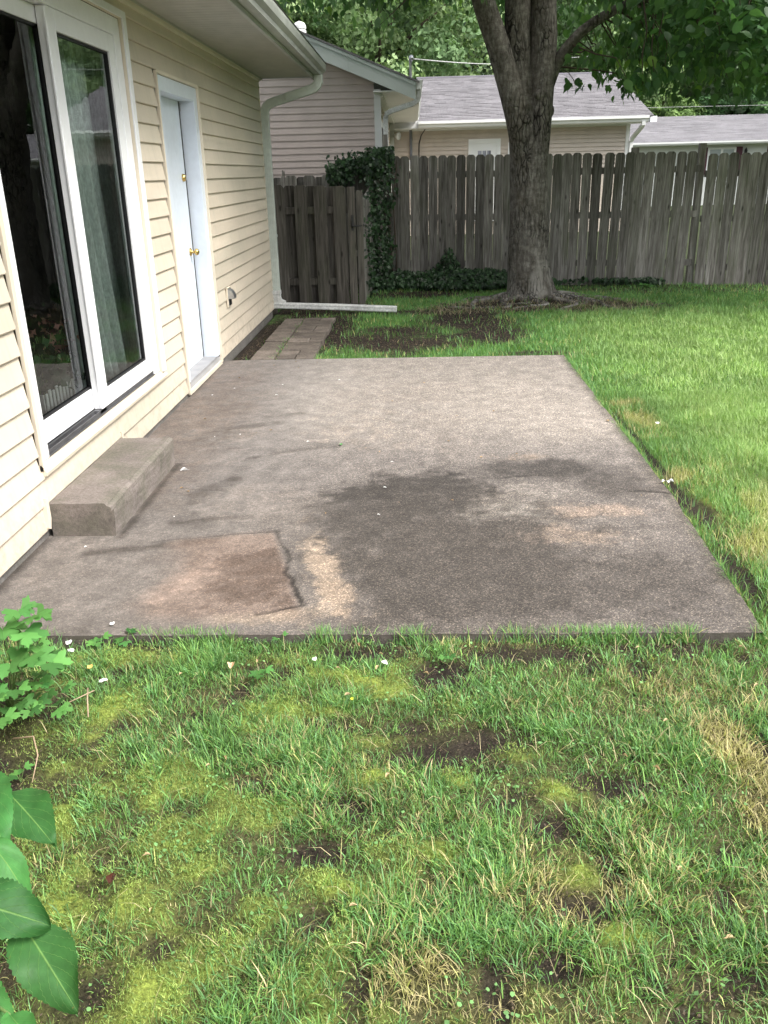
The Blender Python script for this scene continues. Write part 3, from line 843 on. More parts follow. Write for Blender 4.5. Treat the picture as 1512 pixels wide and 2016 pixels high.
def straw_mask(x, y):
    m = 0 * x
    for a in ((.88, 2.22, .2, .26, .3), (.95, 1.9, .16, .15, 0), (.45, 2.4, .12, .05, 0), (.3, 1.6, .2, .08, 0), (.55, 1.4, .2, .1, 0), (.1, 1.35, .15, .08, 0), (1.62, 4.75, .2, .35, 0), (1.6, 3.7, .15, .3, 0), (1.75, 4.3, .2, .4, 0), (1.55, 6.0, .12, .5, 0), (.4, 8.9, .3, .15, 0)):
        m = np.maximum(m, blob(x, y, *a, soft=.7, nz=.6, ns=5, seed=int(abs(a[1] * 13)) % 19))
    return np.clip(m, 0, 1)
def ground_color(x, y):
    s, ms = soil_mask(x, y), moss_mask(x, y)
    n1 = fbm(x, y, 8, 80); n2 = fbm(x, y, 2, 81)
    soil = np.stack([.022 + .024 * n1, .018 + .019 * n1, .015 + .014 * n1], -1)
    thatch = np.stack([.05 + .055 * n1, .05 + .05 * n1, .024 + .02 * n1], -1)
    lawn = np.stack([.07 + .04 * n2, .14 + .07 * n2, .04 + .015 * n2], -1)
    far = sstep(3, 7, y)[..., None]
    c = thatch * (1 - far) + lawn * far
    c = c * (1 - s[..., None]) + soil * s[..., None]
    moss = np.stack([.15 + .14 * n1, .20 + .16 * n1, .04 + .03 * n1], -1)
    w = (ms * (1 - s * .8))[..., None] * .85
    c = c * (1 - w) + moss * w
    return c
gx = np.unique(np.round(np.concatenate([np.arange(-60, -4, 6), np.arange(-4, -1.8, .1), np.arange(-1.8, 1.9, .0155), np.arange(1.9, 6, .07), np.arange(6, 14, .4), np.arange(14, 80, 6), [160, -160, 300, -300]]), 4))
gy = np.unique(np.round(np.concatenate([[-200, -60, -20, -8, -4, -2, -1], np.arange(-.5, 1.0, .06), np.arange(1.0, 2.95, .0155), np.arange(2.95, 6, .06), np.arange(6, 14, .05), np.arange(14, 26, 1), np.arange(26, 110, 8), [200, 400]]), 4))
Y, X = np.meshgrid(gy, gx, indexing='ij')
Z = GZ0 + .02 * (fbm(X, Y, 1.2, 50) - .5) + .022 * (fbm(X, Y, 9, 51) - .5) * (Y < 3.5)
Z += .016 * moss_mask(X, Y) * (fbm(X, Y, 22, 52) + .3) - .012 * soil_mask(X, Y) * (Y < 3.2)
Z += .10 * np.exp(-((X - 1.52) ** 2 / .7 + (Y - 11.6) ** 2 / .5)) + .03 * (fbm(X, Y, 4, 53) - .5) * blob(X, Y, 1.5, 11.3, 1.6, .8)
rim = patio_inside(X, Y, .03) & (X < 1.34)
Z = np.where(patio_inside(X, Y, -.02), -.09, np.where(rim, np.minimum(Z, np.where(Y < 2.9, -.006 - .022 * fbm(X, Y, 7, 54), -.022)), Z))
Z = np.where(X < WX + .02, -.13, Z)
def gz(x, y):
    return GZ0 + .02 * (fbm(x, y, 1.2, 50) - .5) + .10 * np.exp(-((x - 1.52) ** 2 / .7 + (y - 11.6) ** 2 / .5))
GC = ground_color(X, Y)
ny, nx = X.shape
verts = np.stack([X, Y, Z], -1).reshape(-1, 3)
idx = np.arange(ny * nx).reshape(ny, nx)
q = np.stack([idx[:-1, :-1], idx[:-1, 1:], idx[1:, 1:], idx[1:, :-1]], -1).reshape(-1)
gm = np_mesh('ground', verts, q, np.arange(0, len(q), 4), M_GROUND, GC.reshape(-1, 3), smooth=True)
ground = link('ground', gm); ground['kind'] = 'structure'

# ================================================================== GRASS
def blades(name, x, y, h, w, lean, ldir, colr, mat, segs=2, label=None, z=None):
    """ribbon blades; x,y,h,w,lean,ldir are arrays; colr (N,3)"""
    n = len(x)
    z = gz(x, y) if z is None else z
    fa = ldir + np.pi / 2 + rng.normal(0, .5, n)
    sx, sy = np.cos(fa) * w / 2, np.sin(fa) * w / 2
    dx, dy = np.cos(ldir), np.sin(ldir)
    rows = []
    for k in range(segs + 1):
        t = k / segs
        bend = lean * t ** 1.3
        px = x + dx * h * bend; py = y + dy * h * bend
        pz = z - .004 + h * t * np.sqrt(np.clip(1 - (bend * .75) ** 2, .12, 1))
        wt_ = (1 - t ** 2.6) if k < segs else 0
        if k < segs:
            rows.append(np.stack([px - sx * wt_, py - sy * wt_, pz], -1)); rows.append(np.stack([px + sx * wt_, py + sy * wt_, pz], -1))
        else:
            rows.append(np.stack([px, py, pz], -1))
    nv = 2 * segs + 1
    V = np.stack(rows, 1).reshape(-1, 3)
    base = (np.arange(n) * nv)[:, None]
    loops = []
    for k in range(segs - 1):
        loops += [2 * k, 2 * k + 1, 2 * k + 3, 2 * k + 2]
    loops += [2 * segs - 2, 2 * segs - 1, 2 * segs]
    L = (base + np.array(loops)[None]).reshape(-1)
    per = len(loops); st_ = [4 * k for k in range(segs - 1)] + [4 * (segs - 1)]
    S = (np.arange(n)[:, None] * per + np.array(st_)[None]).reshape(-1)
    C = np.repeat(colr, nv, axis=0)
    me = np_mesh(name, V, L, S, mat, C)
    o = link(name, me); tag(o, label, name.replace('_', ' '), kind='stuff')
    return o
def grass_color(x, y, straw_p):
    n = len(x)
    t = rng.random(n)
    n2 = fbm(x, y, 1.5, 90)
    g1 = np.array([.07, .17, .045]); g2 = np.array([.24, .42, .11]); g3_ = np.array([.18, .37, .145])
    c = g1 + (g2 - g1) * (t * .75 + .35 * n2)[:, None]
    blue = rng.random(n) < .4
    c[blue] = g1 + (g3_ - g1) * (rng.random(blue.sum()) * .9 + .2)[:, None]
    st_ = rng.random(n) < straw_p * (.3 + 2.2 * sstep(.42, .68, fbm(x, y, 5, 94)))
    s1 = np.array([.54, .45, .26]); s2 = np.array([.46, .47, .17])
    u = rng.random(n)[:, None]
    c[st_] = (s1 * u + s2 * (1 - u))[st_] * (.6 + .6 * rng.random((st_.sum(), 1)))
    return c * (.8 + .4 * rng.random((n, 1)))
def ok(x, y):
    return ~patio_inside(x, y, .004) & (x > WX + .05) & ~((x > -1.57) & (x < -.94) & (y > 7.9) & (y < 10.52) & (_pj(x, y) > .03))
def _pj(x, y):
    return np.abs(x + 1.328) + 0 * y
# near lawn: tufts of coarse blades
nt_ = 9000
tx = rng.uniform(-1.75, 1.95, nt_); ty = rng.uniform(.55, 2.82, nt_)
cov = (1 - soil_mask(tx, ty)) * (1 - .62 * moss_mask(tx, ty)) * (.3 + .85 * sstep(.38, .6, fbm(tx, ty, 4.2, 91)))
size = rng.gamma(3.0, .33, nt_) * cov
cnt = np.clip((size * 27).astype(int), 0, 75)
ti = np.repeat(np.arange(nt_), cnt)
r = np.abs(rng.normal(0, .021, len(ti))) * (.7 + size[ti]); a = rng.uniform(0, 2 * np.pi, len(ti))
bx, by = tx[ti] + np.cos(a) * r, ty[ti] + np.sin(a) * r
k_ = ok(bx, by); bx, by, ti, a, r = bx[k_], by[k_], ti[k_], a[k_], r[k_]
tcol = rng.uniform(.62, 1.4, (nt_, 1)) * np.array([1, 1, 1]) ; tlean = rng.uniform(.25, 1.0, nt_); tdir = rng.uniform(0, 2 * np.pi, nt_)
h = (.022 + .029 * rng.random(len(bx)) ** 1.4) * (.75 + .35 * np.clip(size[ti], 0, 1.5)); h = np.where(rng.random(len(bx)) < .03, h * 1.6, h)
dirn = a + rng.normal(0, .6, len(bx)); dirn = np.where(rng.random(len(bx)) < .35, tdir[ti] + rng.normal(0, .4, len(bx)), dirn)
sm = straw_mask(bx, by)
c = grass_color(bx, by, .06 + .38 * sm + .06 * sstep(-.6, .4, bx)) * tcol[ti]
blades('grass', bx, by, h, rng.uniform(.0016, .0037, len(bx)), np.clip(tlean[ti] * .45 + rng.uniform(.1, .75, len(bx)), 0, 1.2), dirn, c, M_GRASS, 3, 'tufted patchy grass in front of the patio mixed with straw blades and bare earth')
# near lawn: fine low undergrowth and thatch
n = 165000
bx = rng.uniform(-1.75, 1.95, n); by = rng.uniform(.55, 2.83, n)
keep = (rng.random(n) < (1 - .93 * soil_mask(bx, by)) * (1 - .55 * moss_mask(bx, by)) * (.45 + .55 * fbm(bx, by, 5, 92))) & ok(bx, by)
bx, by = bx[keep], by[keep]; n = len(bx)
c = grass_color(bx, by, .16 + .5 * straw_mask(bx, by))
blades('grass_undergrowth', bx, by, rng.uniform(.012, .036, n), rng.uniform(.0011, .0023, n), rng.uniform(.3, 1.2, n), rng.uniform(0, 6.28, n), c, M_GRASS, 2, 'fine short grass and dead thatch under the tufts')
# moss fuzz
n = 430000
bx = rng.uniform(-1.7, 1.2, n); by = rng.uniform(.7, 2.83, n)
keep = (rng.random(n) < moss_mask(bx, by) * (1 - .8 * soil_mask(bx, by))) & ok(bx, by)
bx, by = bx[keep], by[keep]; n = len(bx)
u = rng.random((n, 1))
mc = np.array([.14, .22, .05]) * u + np.array([.35, .43, .13]) * (1 - u); mc *= (.25 + 1.4 * fbm(bx, by, 24, 93, 3))[:, None] * 1.1
blades('moss', bx, by, rng.uniform(.004, .012, n), rng.uniform(.0014, .0026, n), rng.uniform(.2, 1.2, n), rng.uniform(0, 6.28, n), mc, M_GRASS, 1, 'bright yellow green moss patches in the thin lawn at the front', z=gz(bx, by) + .008 + .024 * fbm(bx, by, 24, 93, 3))
# flat dead stalks woven through the near lawn, and small clover leaflets
n = 1500
bx = rng.uniform(-1.5, 1.7, n); by = rng.uniform(.8, 2.8, n)
k_ = ok(bx, by) & (rng.random(n) < .35 + .65 * sstep(-.8, .6, bx)); bx, by = bx[k_], by[k_]; n = len(bx)
blades('dead_stalks', bx, by, rng.uniform(.03, .075, n), rng.uniform(.0013, .0024, n), rng.uniform(1.0, 1.3, n), rng.uniform(0, 6.28, n), np.array([.50, .43, .25]) * rng.uniform(.55, 1.15, (n, 1)), M_GRASS, 2, 'flat straw coloured dead stalks woven through the front grass', z=gz(bx, by) + rng.uniform(.0, .03, n))
n = 750
cx_, cy_ = rng.uniform(-1.3, 1.5, 120), rng.uniform(1.0, 2.8, 120)
q_ = rng.integers(0, 120, n); bx = cx_[q_] + rng.normal(0, .05, n); by = cy_[q_] + rng.normal(0, .04, n)
k_ = ok(bx, by); bx, by = bx[k_], by[k_]; n = len(bx)
V = []; L_ = []; S_ = []
hz_ = gz(bx, by) + rng.uniform(.012, .035, n); rs_ = rng.uniform(.003, .006, n); a0 = rng.uniform(0, 6.28, n)
Vv = np.zeros((n, 6, 3))
for k in range(6):
    Vv[:, k, 0] = bx + rs_ * np.cos(a0 + k * 1.047); Vv[:, k, 1] = by + rs_ * np.sin(a0 + k * 1.047); Vv[:, k, 2] = hz_ + rng.normal(0, .0015, n)
cm = np_mesh('clover', Vv.reshape(-1, 3), np.arange(n * 6), np.arange(0, n * 6, 6), M_GRASS, np.repeat(np.array([.17, .34, .12]) * rng.uniform(.6, 1.4, (n, 1)), 6, axis=0))
tag(link('clover', cm), 'small round clover leaflets among the front grass', 'clover', kind='stuff')
# side and far lawn
def lawn(name, n, x0, x1, y0, y1, hh, ww, segs, label, stp=.05, dens=None):
    x = rng.uniform(x0, x1, n); y = rng.uniform(y0, y1, n)
    d = (1 - .95 * soil_mask(x, y)) * (.75 + .25 * fbm(x, y, 2.5, 95))
    if dens is not None: d = d * dens(x, y)
    k = (rng.random(n) < d) & ok(x, y)
    x, y = x[k], y[k]; m = len(x)
    c = grass_color(x, y, stp + .5 * straw_mask(x, y))
    lite = np.array([.36, .49, .18]) * (.75 + .5 * rng.random((m, 1)))
    wl = (.5 + .5 * fbm(x, y, 1.1, 96)) * sstep(1.2, 2.2, x) * sstep(12, 9, y)
    c = c * (1 - wl[:, None]) + lite * wl[:, None]
    hs_ = hh * (.55 + .75 * rng.random(m)) * (.5 + .9 * fbm(x, y, 5, 97)); c = c * (.62 + .72 * fbm(x, y, 4, 98))[:, None]
    blades(name, x, y, hs_, ww * rng.uniform(.7, 1.3, m), rng.uniform(.1, .95, m), rng.uniform(0, 6.28, m), c, M_GRASS, segs, label)
lawn('lawn_grass', 120000, 1.22, 3.2, 2.6, 6.6, .058, .0034, 2, 'light green lawn grass along the right edge of the patio', .08)
lawn('lawn_grass', 150000, -1.6, 5.0, 6.6, 13.2, .062, .0062, 2, 'lawn grass between the patio and the wooden fence', .06, lambda x, y: np.where(x < 1.1, .45 + .5 * sstep(.45, .6, fbm(x, y, 2.2, 99)), 1))
lawn('lawn_grass', 60000, 3.2, 8.5, 2.6, 12.6, .06, .009, 2, 'lawn grass on the far right side of the yard', .05)
# ragged fringe over the patio rim
n = 15000
s = rng.random(n)
onf = rng.random(n) < .55
bx = np.where(onf, rng.uniform(-1.6, 1.3, n), 0); by = np.where(onf, 2.822 - np.abs(rng.normal(0, .010, n)), rng.uniform(2.83, 7.98, n))
bx = np.where(onf, bx, patio_x1(by) + .012 + np.abs(rng.normal(0, .014, n)))
k_ = rng.random(n) < (1 - soil_mask(bx, by)) * sstep(.35, .6, fbm(bx, by, 4, 101)) ; bx, by, onf = bx[k_], by[k_], onf[k_]; n = len(bx)
blades('grass_fringe', bx, by, rng.uniform(.04, .085, n), rng.uniform(.0018, .0034, n), rng.uniform(.2, 1.1, n), np.where(onf, rng.normal(1.57, .9, n), rng.normal(3.14, .9, n)), grass_color(bx, by, .1), M_GRASS, 3, 'longer grass blades overhanging the rim of the patio slab')

# soil crumbs and dry litter
def litter(name, n, region, size, colr, label, lift=.004, flat=.3):
    x, y = region(n); n = len(x)
    z = gz(x, y) + lift
    V = np.zeros((n, 4, 3)); a = rng.uniform(0, 6.28, n); s = size * rng.uniform(.4, 1.4, n); e = rng.uniform(.25, .9, n)
    for k, (p, q_) in enumerate(((1, 0), (0, 1), (-1, 0), (0, -1))):
        px, py = p * s, q_ * s * e
        V[:, k, 0] = x + px * np.cos(a) - py * np.sin(a); V[:, k, 1] = y + px * np.sin(a) + py * np.cos(a)
        V[:, k, 2] = z + rng.uniform(0, 1, n) * s * flat
    c = np.repeat(colr(n), 4, axis=0)
    me = np_mesh(name, V.reshape(-1, 3), np.arange(n * 4), np.arange(0, n * 4, 4), M_GRASS, c)
    o = link(name, me); tag(o, label, 'litter', kind='stuff')
def soil_pts(x0, x1, y0, y1, thr=.4):
    def f(n):
        x = rng.uniform(x0, x1, n); y = rng.uniform(y0, y1, n); k = (soil_mask(x, y) > thr) & ok(x, y)
        return x[k], y[k]
    return f
brown = lambda n: np.array([.115, .085, .06]) * rng.uniform(.2, 1.0, (n, 1)) ** 1.5 * np.where(rng.random((n, 1)) < .06, 4, 1.6) * np.array([1, 1, 1])
litter('soil_litter', 40000, soil_pts(-1.6, 1.5, .8, 2.85), .0032, brown, 'dark soil crumbs and dead bits on the bare patches at the front', flat=.9)
litter('soil_litter', 60000, soil_pts(-1.7, 3.2, 7.95, 12.9), .008, brown, 'dry leaf litter and bark bits on the earth around the tree', .006, .8)
n = 1500
x = rng.uniform(.0, 3.0, n); y = rng.uniform(10.6, 11.6, n)
k_ = soil_mask(x, y) > .35; x, y = x[k_], y[k_]; n = len(x)
blades('dry_stalks', x, y, rng.uniform(.05, .12, n), rng.uniform(.004, .007, n), rng.uniform(.9, 1.3, n), rng.uniform(0, 6.28, n), np.array([.34, .28, .19]) * rng.uniform(.5, 1.2, (n, 1)), M_GRASS, 2, 'dead stalks lying on the earth around the tree roots')

# ================================================================== PAVERS beside the house
pv = thing('paver_path', 'short path of weathered brown pavers between the patio and the gate', 'path', (-1.25, 9.2, -.03))
def paver(x0, x1, y0, y1):
    j = lambda s: random.uniform(-s, s)
    m = MB(); dz = j(.006)
    m.box(x0 + .005, x1 - .005, y0 + .006, y1 - .006, -.07, .005 + dz)
    m.v = [(x + j(.004) + (.045 * ((y - 8) / 2.4 - .5)) * 0, y + j(.005), z + (j(.004) if z > -.05 else 0)) for x, y, z in m.v]
    m.build('paver', M_PAVER, pv, bevel=.006)
y = 8.0
for L in (.42, .5, .52, .5, .5):
    paver(-1.56, -1.33, y, y + L); y += L
y = 8.0
for L, cut in ((.2, -1.14), (.22, -1.13), (.42, None), (.22, -1.10), (.38, None), (.42, -1.12), (.36, None), (.22, -1.12)):
    if cut: paver(-1.325, cut, y, y + L); paver(cut, -.95, y + .02, y + L + .01)
    else: paver(-1.325, -.96, y, y + L)
    y += L
# ================================================================== WOODEN FENCE
def picket_mesh(name, w, h, th=.018, ear=.035):
    """dog-eared board standing on z=0, centred in x, thickness in y"""
    prof = [(-w / 2, 0), (w / 2, 0), (w / 2, h - ear), (w / 2 - ear * .55, h - ear * .3), (w / 2 - ear, h), (-w / 2 + ear, h), (-w / 2 + ear * .55, h - ear * .3), (-w / 2, h - ear)]
    m = MB(); n = len(prof)
    m.v = [(p, -th / 2, q) for p, q in prof] + [(p, th / 2, q) for p, q in prof]
    m.f = [tuple(range(n)), tuple(n + i for i in reversed(range(n)))] + [((i + 1) % n, i, n + i, n + (i + 1) % n) for i in range(n)]
    me = m.mesh(name); me.materials.append(M_WOOD)
    return me
FA = math.atan2(-.95, 5.49)            # fence runs slightly towards the camera on the right
def fpos(t): return (-.62 + t * math.cos(FA), 13.95 + t * math.sin(FA))
fence = thing('wooden_fence', 'tall weathered grey dog-eared picket fence across the back of the yard', 'fence', (*fpos(0), 0))
pick = [picket_mesh('picket', w, h) for w, h in ((.135, 1.86), (.133, 1.86), (.136, 1.86), (.131, 1.86))]
t = .07; i = 0
T_POST = 4.72
while t < 14:
    x, y = fpos(t)
    low = t > T_POST
    top = 1.83 - .012 * t if not low else 1.745 - .002 * (t - T_POST)
    if t > 9: top -= .0
    top += random.uniform(-.006, .006)
    o = bpy.data.objects.new('picket', random.choice(pick)); col.objects.link(o)
    o.parent = fence
    o.location = Vector((x, y + random.uniform(-.006, .006), top - 1.86)) - fence.location
    o.rotation_euler = (0, random.uniform(-.003, .003) + (.018 if 3.3 < t < T_POST else .012 if low else 0), FA + random.uniform(-.02, .02))
    t += random.choice((.1375, .139, .1415, .1445)); i += 1
    if abs(t - T_POST) < .075 and not low: t = T_POST + .11
for a, b, top in ((0, T_POST, 0), (T_POST + .05, 14, -.07)):
    for z in (.28, .95, 1.55):
        m = MB(); xa, ya = fpos(a); xb, yb = fpos(b)
        m.rect_tube([(xa, ya + .035, z + top), (xb, yb + .035, z + top)], .088, .038, (0, 0, 1))
        m.build('rail', M_WOOD, fence)
for tt_, h in ((.0, 1.93), (2.4, 1.80), (T_POST, 1.88), (7.1, 1.74), (9.5, 1.74), (11.9, 1.74)):
    x, y = fpos(tt_); y += .085
    box('post', M_WOOD, fence, x - .045, x + .045, y - .045, y + .045, -.1, h, bevel=.004)
x, y = fpos(.19); box('post', M_WOOD, fence, x - .04, x + .04, y + .12, y + .2, -.1, 2.13, bevel=.004)
x, y = fpos(3.83); box('post', M_WOOD, fence, x - .05, x + .05, y + .12, y + .2, -.1, 1.85, bevel=.004)

# low fence beyond the gate
lf = thing('low_fence', 'lower dark wooden board fence seen above the gate top', 'fence', (-1.3, 14.0, 0))
lp = picket_mesh('board', .17, 1.62, ear=.03); lp2 = picket_mesh('board', .13, 1.60, ear=.03)
for j, x in enumerate((-2.75, -2.50, -2.22, -1.86, -1.585, -1.31, -1.035, -.78)):
    for (me, dx, dy) in ((lp, 0, 0), (lp2, .145, .05)):
        o = bpy.data.objects.new('board', me); col.objects.link(o); o.parent = lf
        o.location = Vector((x + dx, 13.92 + dy, -.03 + random.uniform(-.006, .006))) - lf.location
for z in (.4, 1.25): box('rail', M_WOOD, lf, -2.9, -.65, 13.932, 13.957, z, z + .085)
br = MB()   # broken splintered board by the downspout
for q in range(6):
    br.box(-2.075 + q * .022, -2.056 + q * .022, 13.90, 13.912, 0, 1.48 + .035 * q + (.05 if q == 4 else 0))
br.build('broken_board', M_WOOD, lf)
box('rear_screen', M_WOOD, lf, -3.0, -.66, 13.995, 14.01, 0, 1.5)

# side fence hidden in ivy, from the gate post back to the corner
sf_ = thing('side_fence', 'dark ivy covered side fence between the gate and the tall fence corner', 'fence', (-.68, 12.7, 0))
for j in range(14):
    y = 11.62 + j * .165
    me = pick[j % 4]
    o = bpy.data.objects.new('board', me); col.objects.link(o); o.parent = sf_
    o.location = Vector((-.70 + .006 * j, y, -.62 + .018 * j)) - sf_.location
    o.rotation_euler = (0, 0, math.pi / 2)
for z in (.35, 1.2): box('rail', M_WOOD, sf_, -.74, -.715, 11.55, 13.9, z, z + .085)
box('corner_post', M_WOOD, sf_, -.56, -.47, 13.70, 13.79, 0, 1.62, bevel=.004)

# ---- gate
gate = thing('gate', 'dark wooden shadow-box gate with black latch beside the house corner', 'gate', (-1.25, 11.45, 0))
GYF = 11.42
gb = picket_mesh('board', .158, 1.50, ear=.035); gb.materials.clear(); gb.materials.append(M_WOODG)
gb2 = picket_mesh('board', .16, 1.485, ear=.035); gb2.materials.clear(); gb2.materials.append(M_WOODG)
for j, x in enumerate((-1.70, -1.42, -1.172, -.93)):
    o = bpy.data.objects.new('board', gb); col.objects.link(o); o.parent = gate
    o.location = Vector((x, GYF, -.01 - .01 * j)) - gate.location; o.rotation_euler = (0, random.uniform(-.006, .006), 0)
for j, x in enumerate((-1.56, -1.297, -1.05)):
    o = bpy.data.objects.new('board', gb2); col.objects.link(o); o.parent = gate
    o.location = Vector((x, GYF + .075, -.008 - .01 * j)) - gate.location
for z in (.27, 1.14): box('rail', M_WOODG, gate, -1.77, -.83, GYF + .0095, GYF + .0655, z, z + .085)
box('stile', M_WOODG, gate, -.838, -.745, GYF - .012, GYF + .075, -.04, 1.445, bevel=.004)
lt = MB(); lt.box(-.795, -.765, GYF - .022, GYF - .0125, .93, 1.12).build('latch_plate', M_IRON, gate)
MB().tube([(-.80, GYF - .035, .985), (-.745, GYF - .035, .985), (-.66, GYF - .03, .99)], [.010, .009, .009], 8).build('latch_bolt', M_IRON, gate)
MB().tube([(-.785, GYF - .02, 1.08), (-.785, GYF - .055, 1.05), (-.785, GYF - .055, .99), (-.785, GYF - .02, .96)], .007, 6).build('latch_handle', M_IRON, gate)
MB().lathe([(.0, 0), (.018, 0), (.02, .008), (.0, .02)], (-.645, GYF - .03, .992), (1, 0, 0), 10).build('latch_knob', M_IRON, gate)
box('gate_post', M_WOODG, gate, -.735, -.655, GYF + .1, GYF + .18, -.1, 1.4, bevel=.004)
box('hinge_post', M_WOODG, gate, -1.90, -1.81, GYF - .0, GYF + .09, -.1, 1.45, bevel=.004)

# ================================================================== NEIGHBOUR HOUSE (gable end, side wall, rear wing)
nb = thing('neighbour_house', 'taupe sided neighbour house with white rake board and grey shingled rear wing behind the fence', 'house', (0, 18, 0))
GY = 15.5
def rake_z(x): return 2.83 + (.06 - x) * .407
z = 1.0; s = .102
while z < 5.2:
    xr = min(-.64, .06 - (z + s * .3 - 2.72) / .407 - .02) if z > 2.9 else -.64
    if xr > -8:
        MB().prism([(GY, z), (GY - .014, z), (GY - .014, z + .006), (GY - .001, z + s - .001), (GY, z + s - .001)], -9, xr, 'x').build('siding_panel', M_SIDING_N, nb)
    z += s
m = MB(); m.v = [(-9, GY + .004, 0), (-.64, GY + .004, 0), (-.64, GY + .004, 2.95), (-5, GY + .004, 4.75), (-9, GY + .004, 3.2)]; m.f = [(0, 1, 2, 3, 4)]
m.build('gable_wall', M_SIDING_N, nb)
# rake board along the gable
def slope_board(name, mat, x0, x1, y0, y1, lo, hi):
    m = MB()
    m.v = [(x0, y0, rake_z(x0) + lo), (x1, y0, rake_z(x1) + lo), (x1, y0, rake_z(x1) + hi), (x0, y0, rake_z(x0) + hi)]
    m.v += [(a, y1, c) for a, b, c in m.v]
    m.f = [(0, 1, 2, 3), (7, 6, 5, 4), (0, 4, 5, 1), (1, 5, 6, 2), (2, 6, 7, 3), (3, 7, 4, 0)]
    return m.build(name, mat, nb)
M_RAKE = simple('rake board', (.52, .57, .56), .5, .3, (1, .9, 1.04))
slope_board('rake_board', M_RAKE, -1.02, .04, GY - .30, GY - .275, -.17, .055)
slope_board('rake_board', M_RAKE, -5, -1.022, GY - .30, GY - .275, -.17, .055)
slope_board('rake_cap', M_RAKE, -5, .045, GY - .315, GY - .30, .035, .085)
slope_board('rake_soffit', M_SOFFIT, -5, .0, GY - .274, GY, -.15, -.135)
slope_board('roof', M_SHINGLE, -5, .10, GY - .325, 29.5, .09, .12)
box('corner_trim', M_NTRIM, nb, -.639, -.53, GY - .02, GY + .09, .5, 2.86)
box('eave_soffit', M_NTRIM, nb, -.64, .03, GY - .27, 24.6, 2.80, 2.815)
box('fascia', M_NTRIM, nb, .031, .05, GY - .27, 24.6, 2.80, 2.95)
box('side_soffit_trim', M_NTRIM, nb, -.53, -.50, GY, 24.9, 2.765, 2.7995)
MB().prism([(.051, 2.82), (.11, 2.82), (.12, 2.87), (.15, 2.92), (.15, 2.955), (.051, 2.955)], GY - .30, 24.4).build('gutter', M_NTRIM, nb)
MB().rect_tube([(.09, GY - .2, 2.83), (.09, GY - .2, 2.74), (.06, GY - .2, 2.66), (-.02, GY - .2, 2.615), (-.35, GY - .15, 2.525), (-.43, GY - .12, 2.49), (-.455, GY - .08, 2.42), (-.46, GY - .06, 1.0)], .075, .08).build('downspout', M_SPOUT_W, nb, bevel=.01)
# side wall receding to the wing
z = 1.0
sw = MB()
while z < 2.78:
    sw.prism([(-.64, z), (-.618, z), (-.636, z + s - .001), (-.64, z + s - .001)], GY + .1, 25.0); z += s
o = sw.build('side_siding', M_SIDING_W, nb); o['kind'] = 'stuff'
box('side_wall', M_SIDING_W, nb, -.70, -.645, GY + .06, 25, 0, 2.79)
box('window_trim', M_NTRIM, nb, -.617, -.60, 17.6, 19.0, 1.2, 2.5)
box('window_pane', M_DARK, nb, -.599, -.597, 17.72, 18.88, 1.3, 2.4)
box('inner_corner', M_NTRIM, nb, -.64, -.52, 24.88, 24.985, 1, 2.79)
# wing
WY = 25.0
box('eave_return', M_NTRIM, nb, -.64, .139, 24.602, 24.62, 2.62, 2.98)
w = MB(); z = 1.5
while z < 2.62:
    w.prism([(WY, z), (WY - .026, z), (WY - .026, z + .006), (WY - .001, z + s - .001), (WY, z + s - .001)], -.515, 5.58, 'x'); z += s
o = w.build('wing_siding', M_SIDING_W, nb); o['kind'] = 'stuff'
box('wing_wall', M_SIDING_W, nb, -.6, 5.66, WY + .002, WY + 9, -.1, 2.66)
box('corner_trim', M_NTRIM, nb, 5.581, 5.68, WY - .03, WY + .07, .5, 2.66)
box('wing_soffit', M_NTRIM, nb, -.5, 5.97, WY - .55, WY, 2.64, 2.655)
box('frieze', M_NTRIM, nb, -.51, 5.57, WY - .024, WY - .001, 2.60, 2.639)
MB().prism([(WY - .55, 2.64), (WY - .60, 2.66), (WY - .62, 2.71), (WY - .67, 2.74), (WY - .67, 2.80), (WY - .55, 2.81)], .12, 6.0, 'x').build('gutter', M_NTRIM, nb)
MB().rect_tube([(5.88, WY - .6, 2.68), (5.88, WY - .6, 2.60), (5.84, WY - .45, 2.5), (5.74, WY - .12, 2.30), (5.73, WY - .04, 2.2), (5.73, WY - .04, .5)], .09, .08, (1, 0, 0)).build('downspout', M_NTRIM, nb)
# shingle courses
def shingles(parent, x0, x1, y0, z0, y1, z1, rows, skew=0, mat=M_SHINGLE, tab=.3):
    m = MB(); r = random.Random(5)
    for i in range(rows):
        ya, yb = y0 + (y1 - y0) * i / rows, y0 + (y1 - y0) * (i + 1) / rows
        za, zb = z0 + (z1 - z0) * i / rows, z0 + (z1 - z0) * (i + 1) / rows
        x = x0; xe = x1 - skew * 0
        while x < xe:
            wd = tab * r.uniform(.5, 1.5); xb = min(x + wd, xe); lift = r.uniform(.008, .022)
            n = len(m.v)
            m.v += [(x, ya, za + lift), (xb, ya, za + lift), (xb, yb, zb + .002), (x, yb, zb + .002), (x, ya, za - .004), (xb, ya, za - .004)]
            m.f += [(n, n + 1, n + 2, n + 3), (n + 4, n + 5, n + 1, n)]
            x = xb
    o = m.build('shingles', mat, parent); o['kind'] = 'stuff'; return o
shingles(nb, .14, 6.12, WY - .6, 2.80, 29.5, 4.27, 34)
m = MB(); m.v = [(.14, WY - .6, 2.78), (6.12, WY - .6, 2.78), (6.12, 29.5, 4.25), (.14, 29.5, 4.25), (.14, 34.6, 2.78), (6.12, 34.6, 2.78)]
m.f = [(0, 1, 2, 3), (3, 2, 5, 4), (1, 5, 2)]; m.build('roof_deck', M_SHINGLE, nb)
